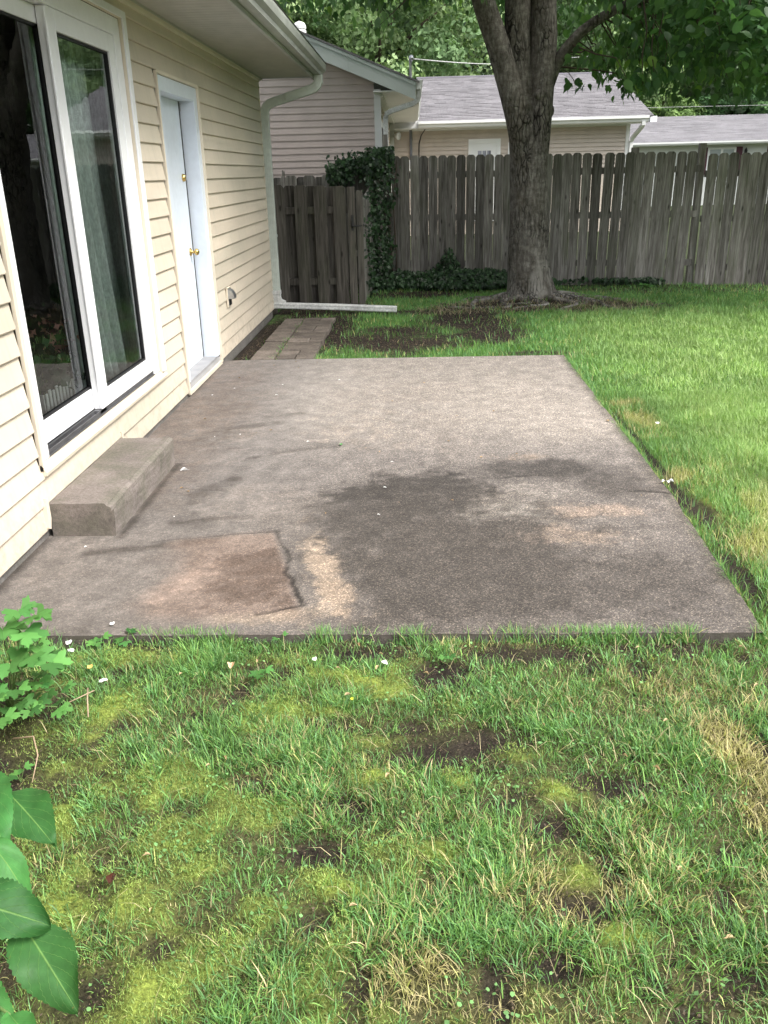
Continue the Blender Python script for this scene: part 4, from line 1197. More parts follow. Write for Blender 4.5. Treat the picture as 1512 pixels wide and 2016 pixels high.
MB().prism([(29.36, 4.245), (29.5, 4.30), (29.64, 4.245), (29.5, 4.27)], .1, 6.15, 'x').build('ridge_cap', simple('ridge cap', (.12, .115, .13), .9, .2), nb)
box('ridge_vent', M_NTRIM, nb, .1, 6.1, 29.66, 29.7, 4.25, 4.31)
# wing door with lace curtain, and the next window
def door_window(x0, x1, z1, panes, zp):
    d = MB().box(x0 - .10, x0, WY - .05, WY - .017, .3, z1 + .10).box(x1, x1 + .10, WY - .05, WY - .017, .3, z1 + .10).box(x0 + .0005, x1 - .0005, WY - .05, WY - .017, z1, z1 + .10).build('door_frame', M_NTRIM, nb)
    box('slab', M_NTRIM, d, x0, x1, WY - .03, WY - .0165, .3, z1 - .0005)
    a, b = x0 + .14, x1 - .14; wd = (b - a) / panes
    for i in range(panes):
        box('pane', M_LACE, d, a + wd * i + .012, a + wd * (i + 1) - .012, WY - .034, WY - .0305, 1.5, zp)
    return d
door_window(1.55, 2.20, 2.27, 3, 2.08)
door_window(2.60, 3.2, 2.17, 3, 2.0)
sp = MB().lathe([(0, 0), (.04, 0), (.05, .05), (.09, .12), (.10, .14), (0, .145)], (-.5, 24.7, 2.5), (.8, -.6, -.15), 12).build('floodlight', M_NTRIM, nb, smooth=True)
MB().tube([(-.56, 24.86, 2.46), (-.52, 24.8, 2.52), (-.49, 24.72, 2.5)], .02, 6).build('bracket', M_NTRIM, sp)
MB().tube([(-.08, WY - .06, 1.6), (-.08, WY - .06, 2.64)], .035, 8).build('conduit', M_GREYPIPE, nb)
box('meter_box', M_NTRIM, nb, -.22, .12, WY - .12, WY - .02, 1.62, 1.9)
MB().tube([(.13, WY - .05, 1.6), (.14, WY - .04, 2.3), (.2, WY - .04, 2.5), (.3, WY - .2, 2.63)], .012, 6).build('cable', M_DARK, nb)
MB().lathe([(.07, 0), (.07, .12), (.12, .13), (.12, .17), (.10, .19), (.12, .20), (.12, .25), (.08, .30), (0, .33)], (-2.08, 18.0, 3.9), (0, 0, 1), 16).build('roof_vent', M_NTRIM, nb, smooth=False)
MB().tube([(-.04, 15.7, 2.9), (-.04, 15.7, 3.24), (-.04, 15.69, 3.30), (-.03, 15.66, 3.32), (-.02, 15.63, 3.28)], [.022, .022, .03, .04, .03], 10).build('service_mast', M_STEEL, nb, smooth=True)

# ================================================================== FAR HOUSE on the right
fh = thing('far_house', 'low white house with long grey roof and maroon shutters beyond the right fence', 'house', (16, 40, 0))
FY, FR = 40.0, math.radians(0)
box('wall', simple('white siding', (.62, .64, .62), .6, .3, (1, .92, 1.03)), fh, 8.5, 34, FY, FY + 8, -.1, 2.42)
box('soffit', M_NTRIM, fh, 8.3, 34.2, FY - .5, FY - .001, 2.38, 2.40)
MB().prism([(FY - .5, 2.36), (FY - .58, 2.38), (FY - .62, 2.44), (FY - .62, 2.50), (FY - .5, 2.50)], 8.2, 34.3, 'x').build('gutter', M_NTRIM, fh)
m = MB(); m.v = [(8.2, FY - .55, 2.49), (34.3, FY - .55, 2.49), (34.3, 44.2, 3.72), (8.6, 44.2, 3.66), (8.2, 49, 2.49), (34.3, 49, 2.49)]
m.f = [(0, 1, 2, 3), (3, 2, 5, 4)]; m.build('roof_deck', M_SHINGLE2, fh)
shingles(fh, 8.25, 34.25, FY - .55, 2.51, 44.2, 3.70, 26, mat=M_SHINGLE2, tab=.6)
for x0, x1 in ((12.5, 13.5), (17.2, 18.6), (22, 23), (27, 28.4)):
    f = box('window', M_NTRIM, fh, x0 - .09, x1 + .09, FY - .06, FY - .001, 1.2, 2.26)
    mid = (x0 + x1) / 2
    for a, b in ((x0, mid - .05), (mid + .05, x1)):
        box('pane', simple('dim glass', (.34, .38, .38), .3, .5), f, a, b, FY - .066, FY - .0605, 1.3, 2.18)
    box('shutter', M_SHUTTER, fh, x0 - .38, x0 - .0905, FY - .05, FY - .001, 1.2, 2.27)
    box('shutter', M_SHUTTER, fh, x1 + .0905, x1 + .36, FY - .05, FY - .001, 1.2, 2.27)
box('shutter', M_SHUTTER, fh, 14.9, 15.15, FY - .05, FY - .001, 1.2, 2.27)
lm = MB().lathe([(0, 0), (.06, .02), (.07, .18), (.03, .24), (0, .3)], (13.98, FY - .1, 1.95), (0, 0, 1), 8).build('porch_lamp', M_IRON, fh)
box('roof_vent', M_NTRIM, fh, 10.7, 11.0, 43.2, 43.5, 3.4, 3.7)

# another house off to the right, beyond the frame (its roof shows in the glass)
def wire(label, pts, r=.012):
    P = []
    for (a, b) in zip(pts[:-1], pts[1:]):
        a, b = Vector(a), Vector(b)
        for i in range(12):
            t = i / 12; p = a.lerp(b, t); p.z -= .03 * 4 * t * (1 - t) * ((b - a).length / 25); P.append(p)
    P.append(Vector(pts[-1]))
    tag(MB().tube(P, r, 5).build('power_line', M_CABLE, None), label, 'wire')
wire('thin pale service wire running from the roof mast above the shingled wing', [(-.03, 15.64, 3.30), (2.5, 31, 4.75), (11, 30, 5.05), (30, 30, 5.6)], .010)
wire('lower thin wire crossing the trees above the far grey roof', [(8.0, 38, 3.76), (24, 38, 3.72), (40, 38, 4.1)], .007)

# ================================================================== BACKGROUND TREES
def rvec(n):
    v = rng.normal(size=(n, 3)); return v / np.linalg.norm(v, axis=1, keepdims=True)
def leaf_cards(P, Nrm, size, colr, mat, name, droop=0, shape='quad'):
    """small pointed leaf shapes: P (N,3) centres, Nrm rough normals"""
    n = len(P)
    a = rvec(n); a -= Nrm * (a * Nrm).sum(1, keepdims=True)
    if droop: a = a + np.array([0, 0, -droop]); 
    a /= np.linalg.norm(a, axis=1, keepdims=True) + 1e-9
    b = np.cross(Nrm, a); b /= np.linalg.norm(b, axis=1, keepdims=True) + 1e-9
    c_ = np.cross(a, b)
    s = (size * rng.uniform(.6, 1.35, n))[:, None] if np.isscalar(size) else size[:, None]
    if shape == 'quad':
        pts = [(0, -.5, 0), (.38, 0, .08), (0, .55, 0), (-.38, 0, .08)]; faces = [(0, 1, 2, 3)]
    elif shape == 'clump':
        pts = [(0, -.5, 0), (.2, -.15, .1), (.5, -.1, 0), (.22, .15, .08), (.15, .5, -.05), (-.12, .2, .1), (-.5, .22, 0), (-.22, -.1, .1)]; faces = [tuple(range(8))]
    else:   # lobed maple leaf, folded along the midrib and drooping at the tip
        pts = [(0, -.45, 0), (0, .05, .0), (.02, .66, -.2), (.16, .30, .0), (.30, .20, .02), (.33, -.05, .06), (.22, -.34, .05),
               (-.16, .30, .0), (-.30, .20, .02), (-.33, -.05, .06), (-.22, -.34, .05)]
        faces = [(0, 1, 5, 6), (1, 2, 3), (1, 3, 4, 5), (0, 10, 9, 1), (1, 7, 2), (1, 9, 8, 7)]
    V = np.stack([P + (b * p + a * q_ + c_ * r) * s for p, q_, r in pts], 1)
    nv = len(pts)
    loops, starts = [], []
    for f in faces: starts.append(len(loops)); loops += list(f)
    L = ((np.arange(n) * nv)[:, None] + np.array(loops)[None]).reshape(-1)
    S = ((np.arange(n) * len(loops))[:, None] + np.array(starts)[None]).reshape(-1)
    return np_mesh(name, V.reshape(-1, 3), L, S, mat, np.repeat(colr, nv, axis=0))
def bg_crown(seed, nclump, per, leaf, base, hi):
    """crown of unit radius ~1 (scaled later)"""
    r0 = np.random.default_rng(seed)
    C = []
    while len(C) < nclump:
        p = r0.uniform(-1, 1, 3)
        d = np.linalg.norm(p * [1, 1, .85])
        if .25 < d < 1 and p[2] > -.85: C.append(p)
    C = np.array(C); R = r0.uniform(.12, .27, nclump)
    ci = r0.integers(0, nclump, nclump * per)
    d = r0.normal(size=(len(ci), 3)); d /= np.linalg.norm(d, axis=1, keepdims=True); d[:, 2] = np.abs(d[:, 2]) * np.where(r0.random(len(ci)) < .75, 1, -1)
    P = C[ci] + d * (R[ci] * r0.uniform(.75, 1.08, len(ci)))[:, None] * [1, 1, .75]
    ctone = r0.uniform(0, 1, nclump)[ci][:, None]
    cl = np.array(base) * (1 - ctone) + np.array(hi) * ctone
    cl = cl * r0.uniform(.7, 1.3, (len(ci), 1))
    nr = d + r0.normal(size=d.shape) * .5; nr /= np.linalg.norm(nr, axis=1, keepdims=True)
    return leaf_cards(P, nr, leaf, cl, M_BGLEAF, 'crown', shape='quad')
crA = [bg_crown(3, 150, 330, .036, (.13, .20, .10), (.29, .39, .19)), bg_crown(4, 150, 330, .036, (.13, .19, .12), (.24, .33, .20)), bg_crown(5, 150, 330, .036, (.13, .22, .10), (.32, .43, .21))]  # crA greens are paled and greyed so distance haze sits in the leaf colour
crB = [bg_crown(13, 90, 220, .06, (.09, .16, .06), (.26, .38, .14)), bg_crown(14, 90, 220, .06, (.06, .13, .055), (.13, .24, .09))]
bgt = [  # x, y, radius, height, crown, label
    (-9, 44, 6.5, 15, crA[0], 'leafy green tree above the rake board, leftmost behind the neighbour roof'),
    (-1.5, 42, 5.2, 13, crA[2], 'bright green tree rising right behind the roof vent pipe'),
    (3.2, 50, 5.5, 15, crA[1], 'dark green tree behind the ridge of the wing, left of the big trunk'),
    (7.6, 56, 6, 17, crA[1], 'hazy green tree directly behind the big trunk fork'),
    (10.0, 48, 3.4, 11, crA[2], 'pale green tree seen in the gap just right of the big trunk'),
    (14.5, 55, 6.0, 15, crA[0], 'broad green tree behind the left end of the long grey roof'),
    (20.5, 53, 6.5, 15, crA[1], 'dark green tree behind the middle of the long grey roof'),
    (28, 52, 7, 16, crA[0], 'broad tree beyond the right edge of the long grey roof'),
    (12.2, 48.5, 2.3, 5.5, crB[0], 'small rounded bush tree at the left end of the long grey roof'),
    (16.4, 48.8, 2.4, 5.6, crB[1], 'low dark bushy tree just behind the long grey roof'),
    (20.0, 49, 2.3, 5.4, crB[0], 'light green bushy tree just behind the right part of the long grey roof'),
    (38, 46, 8, 17, crB[1], 'large tree far to the right beyond the frame'),
    (46, 34, 8, 16, crB[0], 'large tree far right reflected in the glass door'),
    (44, 20, 8, 15, crB[1], 'dark tree at the far right side of the neighbourhood'),
    (30, 8, 7, 14, crB[0], 'tree at the right side of the next yard'),
    (-20, 48, 8, 16, crB[0], 'tree far left behind the houses'),
]
for (x, y, r, h, cr, lab) in bgt:
    t_ = thing('tree', lab, 'tree', (x, y, 0), 'trees beyond the fence')
    o = bpy.data.objects.new('crown', cr); col.objects.link(o); o.parent = t_
    o.location = (0, 0, h - r * 1.02); o.scale = (r, r, r * 1.05 if h > 8 else r * .9); o.rotation_euler = (0, 0, x * 1.7)
    tk = MB().tube([(0, 0, -.3), (.1, 0, h * .25), (0, .2, h * .5), (.3, .1, h * .8)], [.05 * r, .04 * r, .03 * r, .012 * r], 8)
    for q in range(5):
        a = q * 1.3 + x; tk.tube([(0, .1, h * (.35 + .07 * q)), (r * .3 * math.cos(a), r * .3 * math.sin(a), h * (.48 + .07 * q)), (r * .6 * math.cos(a), r * .6 * math.sin(a), h * (.56 + .07 * q))], [.02 * r, .014 * r, .006 * r], 6)
    me = tk.mesh('trunk', True); me.materials.append(M_TWIG)
    o = bpy.data.objects.new('trunk', me); col.objects.link(o); o.parent = t_
# distant wood closing the horizon
nW = 52000
th = rng.uniform(-2.2, 1.35, nW)          # angle from +Y
rad = rng.uniform(72, 86, nW); hz = rng.random(nW) ** .8
hmax = 11 + 5 * fbm(th * 6, th * 0, 1.2, 120) + 2.5 * fbm(th * 30, th * 0, 1.0, 121)
P = np.stack([-np.sin(th) * rad, np.cos(th) * rad, hz * hmax], -1)
cl_ = fbm(th * 25, hz * 6, 1, 122)[:, None]
cl = (np.array([.05, .11, .04]) * (1 - cl_) + np.array([.12, .22, .075]) * cl_) * rng.uniform(.7, 1.3, (nW, 1))
nr = np.stack([np.sin(th), -np.cos(th), .8 + 0 * th], -1) + rng.normal(size=(nW, 3)) * .5; nr /= np.linalg.norm(nr, axis=1, keepdims=True)
wo = link('far_wood', leaf_cards(P, nr, 1.5, cl, M_BGLEAF, 'far_wood', shape='clump')); tag(wo, 'distant mass of green woodland closing the view behind the houses', 'woodland', kind='stuff')
# ================================================================== THE BIG YARD TREE
TX, TY = 1.50, 11.65
tree = thing('shade_tree', 'large multi-stemmed maple with grey brown bark standing on the lawn before the fence', 'tree', (TX, TY, 0))
def stem(path, n=40, rings=60, amp=.02, flute=.0, seed=1, name='limb', parent=tree, roots=False, elong=1.0):
    """path: list of (x,y,z,r); smooth interpolation with bark relief"""
    P = np.array([p[:3] for p in path], float); R = np.array([p[3] for p in path])
    m = len(P); t = np.linspace(0, m - 1, rings)
    def cr(A, t):
        i = np.clip(t.astype(int), 0, m - 2); f = (t - i)
        g = lambda j: A[np.clip(j, 0, m - 1)]
        p0, p1, p2, p3 = g(i - 1), g(i), g(i + 1), g(i + 2)
        if A.ndim == 2: f = f[:, None]
        return .5 * (2 * p1 + (-p0 + p2) * f + (2 * p0 - 5 * p1 + 4 * p2 - p3) * f ** 2 + (-p0 + 3 * p1 - 3 * p2 + p3) * f ** 3)
    C = cr(P, t); Rr = np.maximum(cr(R, t), .003)
    D = np.gradient(C, axis=0); D /= np.linalg.norm(D, axis=1, keepdims=True)
    ref = np.array([1., 0, 0]); A = ref[None] - D * (D @ ref)[:, None]; A /= np.linalg.norm(A, axis=1, keepdims=True); B = np.cross(D, A)
    a = np.linspace(0, 2 * np.pi, n, endpoint=False)
    AA, TT = np.meshgrid(a, t, indexing='xy')
    S = np.cumsum(np.r_[0, np.linalg.norm(np.diff(C, axis=0), axis=1)])[:, None] + 0 * AA
    cx, cy = np.cos(AA) * 1.2, np.sin(AA) * 1.2
    nz = fbm(cx * 3.2 + 7, cy * 3.2 + S * .5, 1.6, seed, 4) - .5
    nz3 = fbm(cx * .9 + 3, cy * .9 + S * 1.3, 1.0, seed + 4, 2) - .5
    rr = Rr[:, None] * (1 + flute * np.cos(AA * 3 + seed + S * .6) + .12 * nz3) + amp * nz * .7
    if roots:
        low = np.exp(-S / .16)
        rr = rr * (1 + low * (.22 + .28 * np.clip(np.cos(AA * 5 + 1.0) + .4 * np.cos(AA * 8), 0, 2)))
    V = C[:, None, :] + (A[:, None, :] * np.cos(AA)[..., None] * elong + B[:, None, :] * np.sin(AA)[..., None]) * rr[..., None]
    idx = np.arange(rings * n).reshape(rings, n)
    nxt = np.roll(idx, -1, axis=1)
    q = np.stack([idx[:-1], nxt[:-1], nxt[1:], idx[1:]], -1).reshape(-1)
    me = np_mesh(name, V.reshape(-1, 3), q, np.arange(0, len(q), 4), M_BARK, None, smooth=True)
    return link(name, me, None, parent), C, Rr
LIMBS = []
def limb(*a, **k):
    o, C, R = stem(*a, **k); LIMBS.append((C, R)); return o
limb([(1.52, TY, -.08, .31), (1.51, TY, .12, .285), (1.475, TY, .5, .258), (1.465, TY, .9, .243), (1.445, TY, 1.35, .232), (1.425, TY + .01, 1.75, .225), (1.41, TY + .04, 2.1, .22), (1.41, TY + .06, 2.45, .20), (1.39, TY + .07, 2.75, .16), (1.4, TY + .08, 3.0, .08)], n=96, rings=170, amp=.016, flute=.02, seed=3, name='trunk', roots=True)
limb([(1.35, TY - .05, 1.5, .09), (1.31, TY - .09, 1.85, .12), (1.25, TY - .11, 2.2, .14), (1.13, TY - .1, 2.6, .14), (.99, TY - .12, 3.0, .135), (.83, TY - .15, 3.4, .13), (.62, TY - .3, 4.0, .12), (.2, TY - .6, 5.0, .1), (-.5, TY - .9, 6.2, .07), (-1.2, TY - 1.2, 7.2, .03)], n=44, rings=90, amp=.008, seed=5)
limb([(1.38, TY - .06, 1.7, .10), (1.36, TY - .04, 2.1, .155), (1.30, TY + .03, 2.6, .17), (1.245, TY + .02, 3.1, .165), (1.22, TY, 3.6, .15), (1.1, TY + .2, 4.6, .13), (.9, TY + .6, 6, .1), (.9, TY + 1.1, 8, .06), (1.0, TY + 1.3, 9.5, .02)], n=44, rings=90, amp=.010, seed=6)
limb([(1.555, TY - .06, 1.3, .08), (1.545, TY - .10, 1.85, .115), (1.55, TY - .10, 2.4, .135), (1.55, TY - .04, 3.0, .155), (1.54, TY - .0, 3.6, .15), (1.7, TY, 4.6, .13), (1.9, TY - .2, 6, .1), (1.9, TY - .4, 8, .06), (2.0, TY - .5, 9.8, .02)], n=44, rings=100, amp=.012, seed=7)
limb([(1.62, TY - .03, 2.5, .07), (1.72, TY - .08, 2.78, .068), (1.86, TY - .15, 2.97, .06), (2.02, TY - .2, 3.11, .056), (2.3, TY - .3, 3.26, .052), (2.8, TY - .6, 3.42, .048), (3.5, TY - 1.0, 3.6, .04), (4.4, TY - 1.5, 3.75, .026), (5.2, TY - 1.9, 3.7, .012)], n=24, rings=60, amp=.005, seed=8)
limb([(1.75, TY, 4.4, .09), (2.4, TY + .6, 5.0, .08), (3.4, TY + 1.2, 5.6, .06), (4.6, TY + 1.7, 6.1, .03)], n=16, rings=30, amp=.004, seed=9)
limb([(1.85, TY - .2, 5.4, .08), (2.6, TY - 1.2, 5.9, .07), (3.4, TY - 2.4, 6.1, .05), (4.0, TY - 3.6, 6.0, .02)], n=16, rings=30, amp=.004, seed=10)
limb([(.75, TY - .2, 3.6, .07), (.3, TY + .3, 4.0, .06), (-.6, TY + .8, 4.25, .045), (-1.7, TY + 1.2, 4.3, .02)], n=16, rings=30, amp=.003, seed=11)
limb([(.5, TY - .4, 4.3, .08), (-.2, TY - 1.4, 4.9, .06), (-1.0, TY - 2.6, 5.2, .04), (-1.7, TY - 3.6, 5.3, .02)], n=16, rings=30, amp=.003, seed=12)
limb([(1.2, TY + .1, 4.2, .08), (1.3, TY + 1.3, 4.9, .06), (1.6, TY + 2.6, 5.3, .04), (1.9, TY + 3.8, 5.3, .02)], n=16, rings=30, amp=.003, seed=13)
limb([(1.6, TY - .2, 4.9, .08), (1.4, TY - 1.6, 5.5, .06), (1.2, TY - 3.0, 5.8, .04), (.9, TY - 4.2, 5.8, .02)], n=16, rings=30, amp=.003, seed=14)
# burls and surface roots
for (x, y, z, r) in ((1.20, TY - .06, 2.28, .055), (1.66, TY - .1, 2.25, .06), (1.50, TY - .22, 2.42, .05), (1.33, TY - .22, 2.15, .05), (1.6, TY - .17, 1.95, .06)):
    m = MB().lathe([(r * 1.3, -.02), (r * 1.15, .01), (r * .8, .028), (r * .35, .036), (r * .2, .03)], (x, y, z), Vector((x - 1.42, (y - TY), 0)).normalized(), 14)
    m.build('burl', M_BARK, tree, smooth=True)
for k, (a, L, r) in enumerate(((3.6, 1.1, .05), (4.1, 1.0, .045), (4.7, .9, .05), (5.2, 1.2, .045), (5.7, 1.5, .05), (.1, 1.4, .045), (3.1, 1.1, .04), (5.45, .8, .03), (4.4, .7, .035))):
    pts = []
    for i in range(9):
        t = i / 8; d = .22 + L * t; aa = a + .35 * math.sin(i * 1.3 + k) * t
        x, y = 1.52 + math.cos(aa) * d, TY + math.sin(aa) * d * .8
        pts.append((x, y, float(gz(np.array([x]), np.array([y]))[0]) + .022 - .03 * t + .01 * math.sin(i * 2 + k), r * (1 - .75 * t)))
    stem(pts, n=12, rings=24, amp=.004, seed=20 + k, name='root')

# ---- crown
def zlow(x, y):
    left = 3.5 + .10 * (y - 10.5) + .25 * np.sin(x * 2.1 + y)
    right = 2.40 + .14 * np.sin(x * 3.1 + y * 1.7) + .06 * (y - 10)
    return np.where(x < 1.9, left + np.clip(.6 - x, 0, 1) * .0, np.where(x < 2.7, left + (right - left) * (x - 1.9) / .8, right))
Cc = []
while len(Cc) < 900:
    p = rng.uniform(-1, 1, 3); d = np.linalg.norm(p)
    if d > 1 or d < .35: continue
    x, y, z = 1.9 + p[0] * 5.2, 11.4 + p[1] * 5.0, 5.9 + p[2] * 4.1
    if z < zlow(x, y) + .15: 
        if p[2] > -.9 and rng.random() < .5: z = zlow(x, y) + rng.uniform(.1, .6)
        else: continue
    if y > 13.6 and z < 3.4: z += 1.2
    Cc.append((x, y, z))
# low drooping boughs on the right, in front of the neighbours' roofs
for _ in range(230):
    x, y = rng.uniform(2.35, 7.0), rng.uniform(9.2, 13.2)
    Cc.append((x, y, float(zlow(x, y)) + rng.uniform(.05, .95)))
for _ in range(26):
    x, y = rng.uniform(-.9, 1.0), rng.uniform(9.3, 11.8); Cc.append((x, y, 3.45 + rng.uniform(.0, .5) + .05 * (y - 10)))
for (x, y, z) in ((2.30, 10.3, 2.42), (2.42, 10.2, 2.40), (2.55, 10.25, 2.44), (2.66, 10.3, 2.50), (1.98, TY - .3, 2.75), (2.0, TY + .3, 2.55), (-.35, 10.2, 3.02), (-.5, 11.0, 3.35)):
    Cc.append((x, y, z))
Cc = np.array(Cc)
per = rng.integers(26, 52, len(Cc)); per[-8:] = 14
ci = np.repeat(np.arange(len(Cc)), per)
off = rng.normal(0, 1, (len(ci), 3)) * np.array([.24, .24, .11]); off[ci >= len(Cc) - 8] *= .42
P = Cc[ci] + off
P[:, 2] = np.maximum(P[:, 2], np.where(ci < len(Cc) - 34, zlow(P[:, 0], P[:, 1]) - .05, 0))
nr = np.stack([rng.normal(0, .45, len(P)), rng.normal(0, .45, len(P)), np.ones(len(P))], -1); nr /= np.linalg.norm(nr, axis=1, keepdims=True)
tone = rng.random(len(Cc))[ci][:, None]
lc = (np.array([.055, .125, .05]) * (1 - tone) + np.array([.11, .21, .07]) * tone) * rng.uniform(.7, 1.35, (len(P), 1))
lite = rng.random(len(P)) < .05; lc[lite] = np.array([.2, .34, .08])
# the leaves that show largest become parts of their own
camv = np.array([0, 0, 1.6]); dv = P - camv
R_ = np.array([[*r2], [*u2], [*fw]]); q_ = dv @ R_.T
px = 756 + 1700 * q_[:, 0] / q_[:, 2]; py = 1008 - 1700 * q_[:, 1] / q_[:, 2]
vis = (q_[:, 2] > 1) & (px > 600) & (px < 1512) & (py > 0) & (py < 320)
order = np.where(vis)[0]; order = order[np.argsort(q_[order, 2])][:300]
order = np.unique(np.r_[np.where(ci >= len(Cc) - 8)[0][:90], order])[:300]
rest = np.ones(len(P), bool); rest[order] = False
crown = link('crown', leaf_cards(P[rest], nr[rest], .108, lc[rest], M_LEAFA, 'crown', droop=1.1, shape='maple'), None, tree); crown['kind'] = 'stuff'
proto = []
for k in range(4):
    me = leaf_cards(np.zeros((1, 3)), np.array([[0, 0, 1.]]), np.array([.125]), np.array([[.06 + .01 * k, .14 + .015 * k, .05]]), M_LEAF, 'leaf', shape='maple')
    proto.append(me)
for j, i_ in enumerate(order):
    o = bpy.data.objects.new('leaf', proto[j % 4]); col.objects.link(o); o.parent = tree
    o.location = Vector(P[i_]) - tree.location
    o.rotation_euler = (rng.uniform(.2, 1.2) * rng.choice([-1, 1]), rng.uniform(-.5, .5), rng.uniform(0, 6.28)); s_ = rng.uniform(.8, 1.25); o.scale = (s_, s_, s_)
# twigs joining every leaf cluster to its limb
LC = np.concatenate([C for C, R in LIMBS]); LR = np.concatenate([R for C, R in LIMBS])
tw = MB()
for j, c in enumerate(Cc):
    if c[2] > 6.5 and j % 3: continue
    d = np.linalg.norm((LC - c) * [1, 1, 1.3], axis=1) + np.where(LC[:, 2] < 2.7, 9, 0) + np.where(LR > .12, .8, 0); b_ = LC[np.argmin(d)]
    L = np.linalg.norm(c - b_)
    mid = (b_ * .5 + c * .5) + np.array([0, 0, .10 * L]) + rng.normal(0, .06 * L, 3)
    m2 = (b_ * .2 + c * .8) + np.array([0, 0, .10 * L]) + rng.normal(0, .04 * L, 3)
    tw.tube([b_, mid, m2, c], [.004 + .006 * L, .003 + .004 * L, .006, .003], 4, cap=False)
t_ = tw.build('twigs', M_TWIG, tree, smooth=True); t_['kind'] = 'stuff'

# ================================================================== IVY
def ivy(name, P, nr, size, label, par=None):
    n = len(P); u = rng.random((n, 1))
    c = (np.array([.010, .024, .010]) * (1 - u) + np.array([.035, .08, .028]) * u) * rng.uniform(.6, 1.3, (n, 1))
    s = size * rng.uniform(.6, 1.3, n)
    return leaf_cards(P, nr, s, c, M_IVY, 'leaves', droop=.5, shape='maple')
iv = thing('ivy', 'dark ivy climbing the fence corner behind the gate and spilling over its top', 'ivy', (-.55, 13.6, 0))
Ps = []
n = 1100
x = rng.normal(-.5, .11, n); z = rng.uniform(-.02, 1.85, n); y = rng.uniform(13.2, 13.86, n)
k_ = (np.abs(x + .5) < .2 + .12 * np.sin(z * 5) + .06) & (x > -.68); Ps.append(np.stack([x, y, z], -1)[k_])
n = 1500   # cap spilling over the low fence
x = rng.uniform(-1.28, -.3, n); z = 1.72 + (x + .75) * .28 + rng.normal(0, .09, n); y = rng.uniform(13.45, 13.9, n); z = np.minimum(z, 1.93)
Ps.append(np.stack([x, y, z], -1))
n = 420   # curtain down the side fence
y = rng.uniform(12.0, 13.7, n); z = rng.uniform(0, 1.55, n) ; x = -.63 + rng.normal(0, .05, n)
k_ = fbm(y, z, 2.5, 140) > .45; Ps.append(np.stack([x, y, z], -1)[k_])
P = np.concatenate(Ps); nr = np.stack([rng.normal(.2, .5, len(P)), -1 + 0 * P[:, 0], rng.normal(.5, .5, len(P))], -1); nr /= np.linalg.norm(nr, axis=1, keepdims=True)
o = link('leaves', ivy('', P, nr, .062, ''), None, iv); o['kind'] = 'stuff'
vs_ = MB()
for k in range(7):
    x0 = -.58 + .05 * k; vs_.tube([(x0, 13.84, 0), (x0 + .05 * math.sin(k), 13.83, .6), (x0 - .04, 13.83, 1.2), (x0 + .03 * math.cos(k), 13.8, 1.75)], [.012, .01, .008, .005], 5)
vs_.build('vine_stem', M_TWIG, iv, smooth=True)
ig = thing('ground_ivy', 'low mat of dark ivy along the foot of the fence left of the tree', 'ivy', (.4, 13.4, 0))
n = 12000
x = rng.uniform(-.7, 3.6, n); y = rng.uniform(12.75, 13.86, n); fy = 13.95 - .173 * (x + .62)
hgt = .22 * (.4 + .8 * fbm(x, y, 1.6, 150)) * np.clip((y - (fy - 1.05)) / .5, 0, 1)
hgt = np.where(x > 1.75, hgt * .42 * np.clip((y - fy + .55) / .3, 0, 1), hgt); hgt += .38 * np.exp(-((x - .52) ** 2 / .02 + (y - fy + .15) ** 2 / .03))
z = hgt * rng.random(n) ** .6
k_ = (hgt > .05) & (y < fy - .03) & (rng.random(n) < np.where(x > 2.0, .5 * (fbm(x, y, 3, 151) > .45), 1)); x, y, z = x[k_], y[k_], z[k_]
P = np.stack([x, y, z], -1); nr = np.stack([rng.normal(0, .5, len(P)), -.6 + 0 * x, .8 + 0 * x], -1); nr /= np.linalg.norm(nr, axis=1, keepdims=True)
o = link('leaves', ivy('', P, nr, .065, ''), None, ig); o['kind'] = 'stuff'

# ================================================================== NEAR PLANTS
def leaf_mesh(L, W, nu=18, nv=8, serr=.03, fold=.18, droop=.35, wav=.02, seed=0, tipw=1.0):
    """ovate toothed leaf from (0,0,0) along +y, normal +z; attribute st = (along, across)"""
    r = random.Random(seed); V, F, ST = [], [], []
    for i in range(nu * 2 + 1):
        s = i / (nu * 2)
        wd = W / 2 * (math.sin(math.pi * min(1, s * .98 + .01) ** .78) ** .85) * (1 - .25 * s * tipw)
        wd *= (1 - serr * 2.2 * (i % 2)) if 0 < i < nu * 2 else 0
        for j in range(-nv, nv + 1):
            t = j / nv
            x = wd * t
            z = fold * abs(x) - droop * L * (s ** 2) * .5 + wav * L * math.sin(s * 17 + (2 if t > 0 else 0)) * abs(t) ** 2 
            z += .014 * L / .15 * math.sin(s * 5 + seed) * t * abs(t); V.append((x, s * L * (1 - .12 * droop * s), z)); ST.append((s, t, 0))
    w = 2 * nv + 1
    for i in range(nu * 2):
        for j in range(w - 1):
            a = i * w + j; F.append((a, a + 1, a + w + 1, a + w))
    me = bpy.data.meshes.new('leaf'); me.from_pydata(V, [], F)
    at = me.attributes.new('st', 'FLOAT_VECTOR', 'POINT'); at.data.foreach_set('vector', np.array(ST, dtype=np.float32).ravel())
    me.polygons.foreach_set('use_smooth', [True] * len(me.polygons)); me.update(); me.materials.append(M_HYD)
    return me
def place_leaf(me, base, tip, nrm, parent, name='leaf', mat=None):
    base, tip = Vector(base), Vector(tip); y = (tip - base).normalized(); n = Vector(nrm); n = (n - y * n.dot(y)).normalized(); x = y.cross(n)
    o = bpy.data.objects.new(name, me); col.objects.link(o); o.parent = parent
    M = Matrix((x, y, n)).transposed().to_4x4(); M.translation = base - wloc(parent)
    o.matrix_local = M
    return o
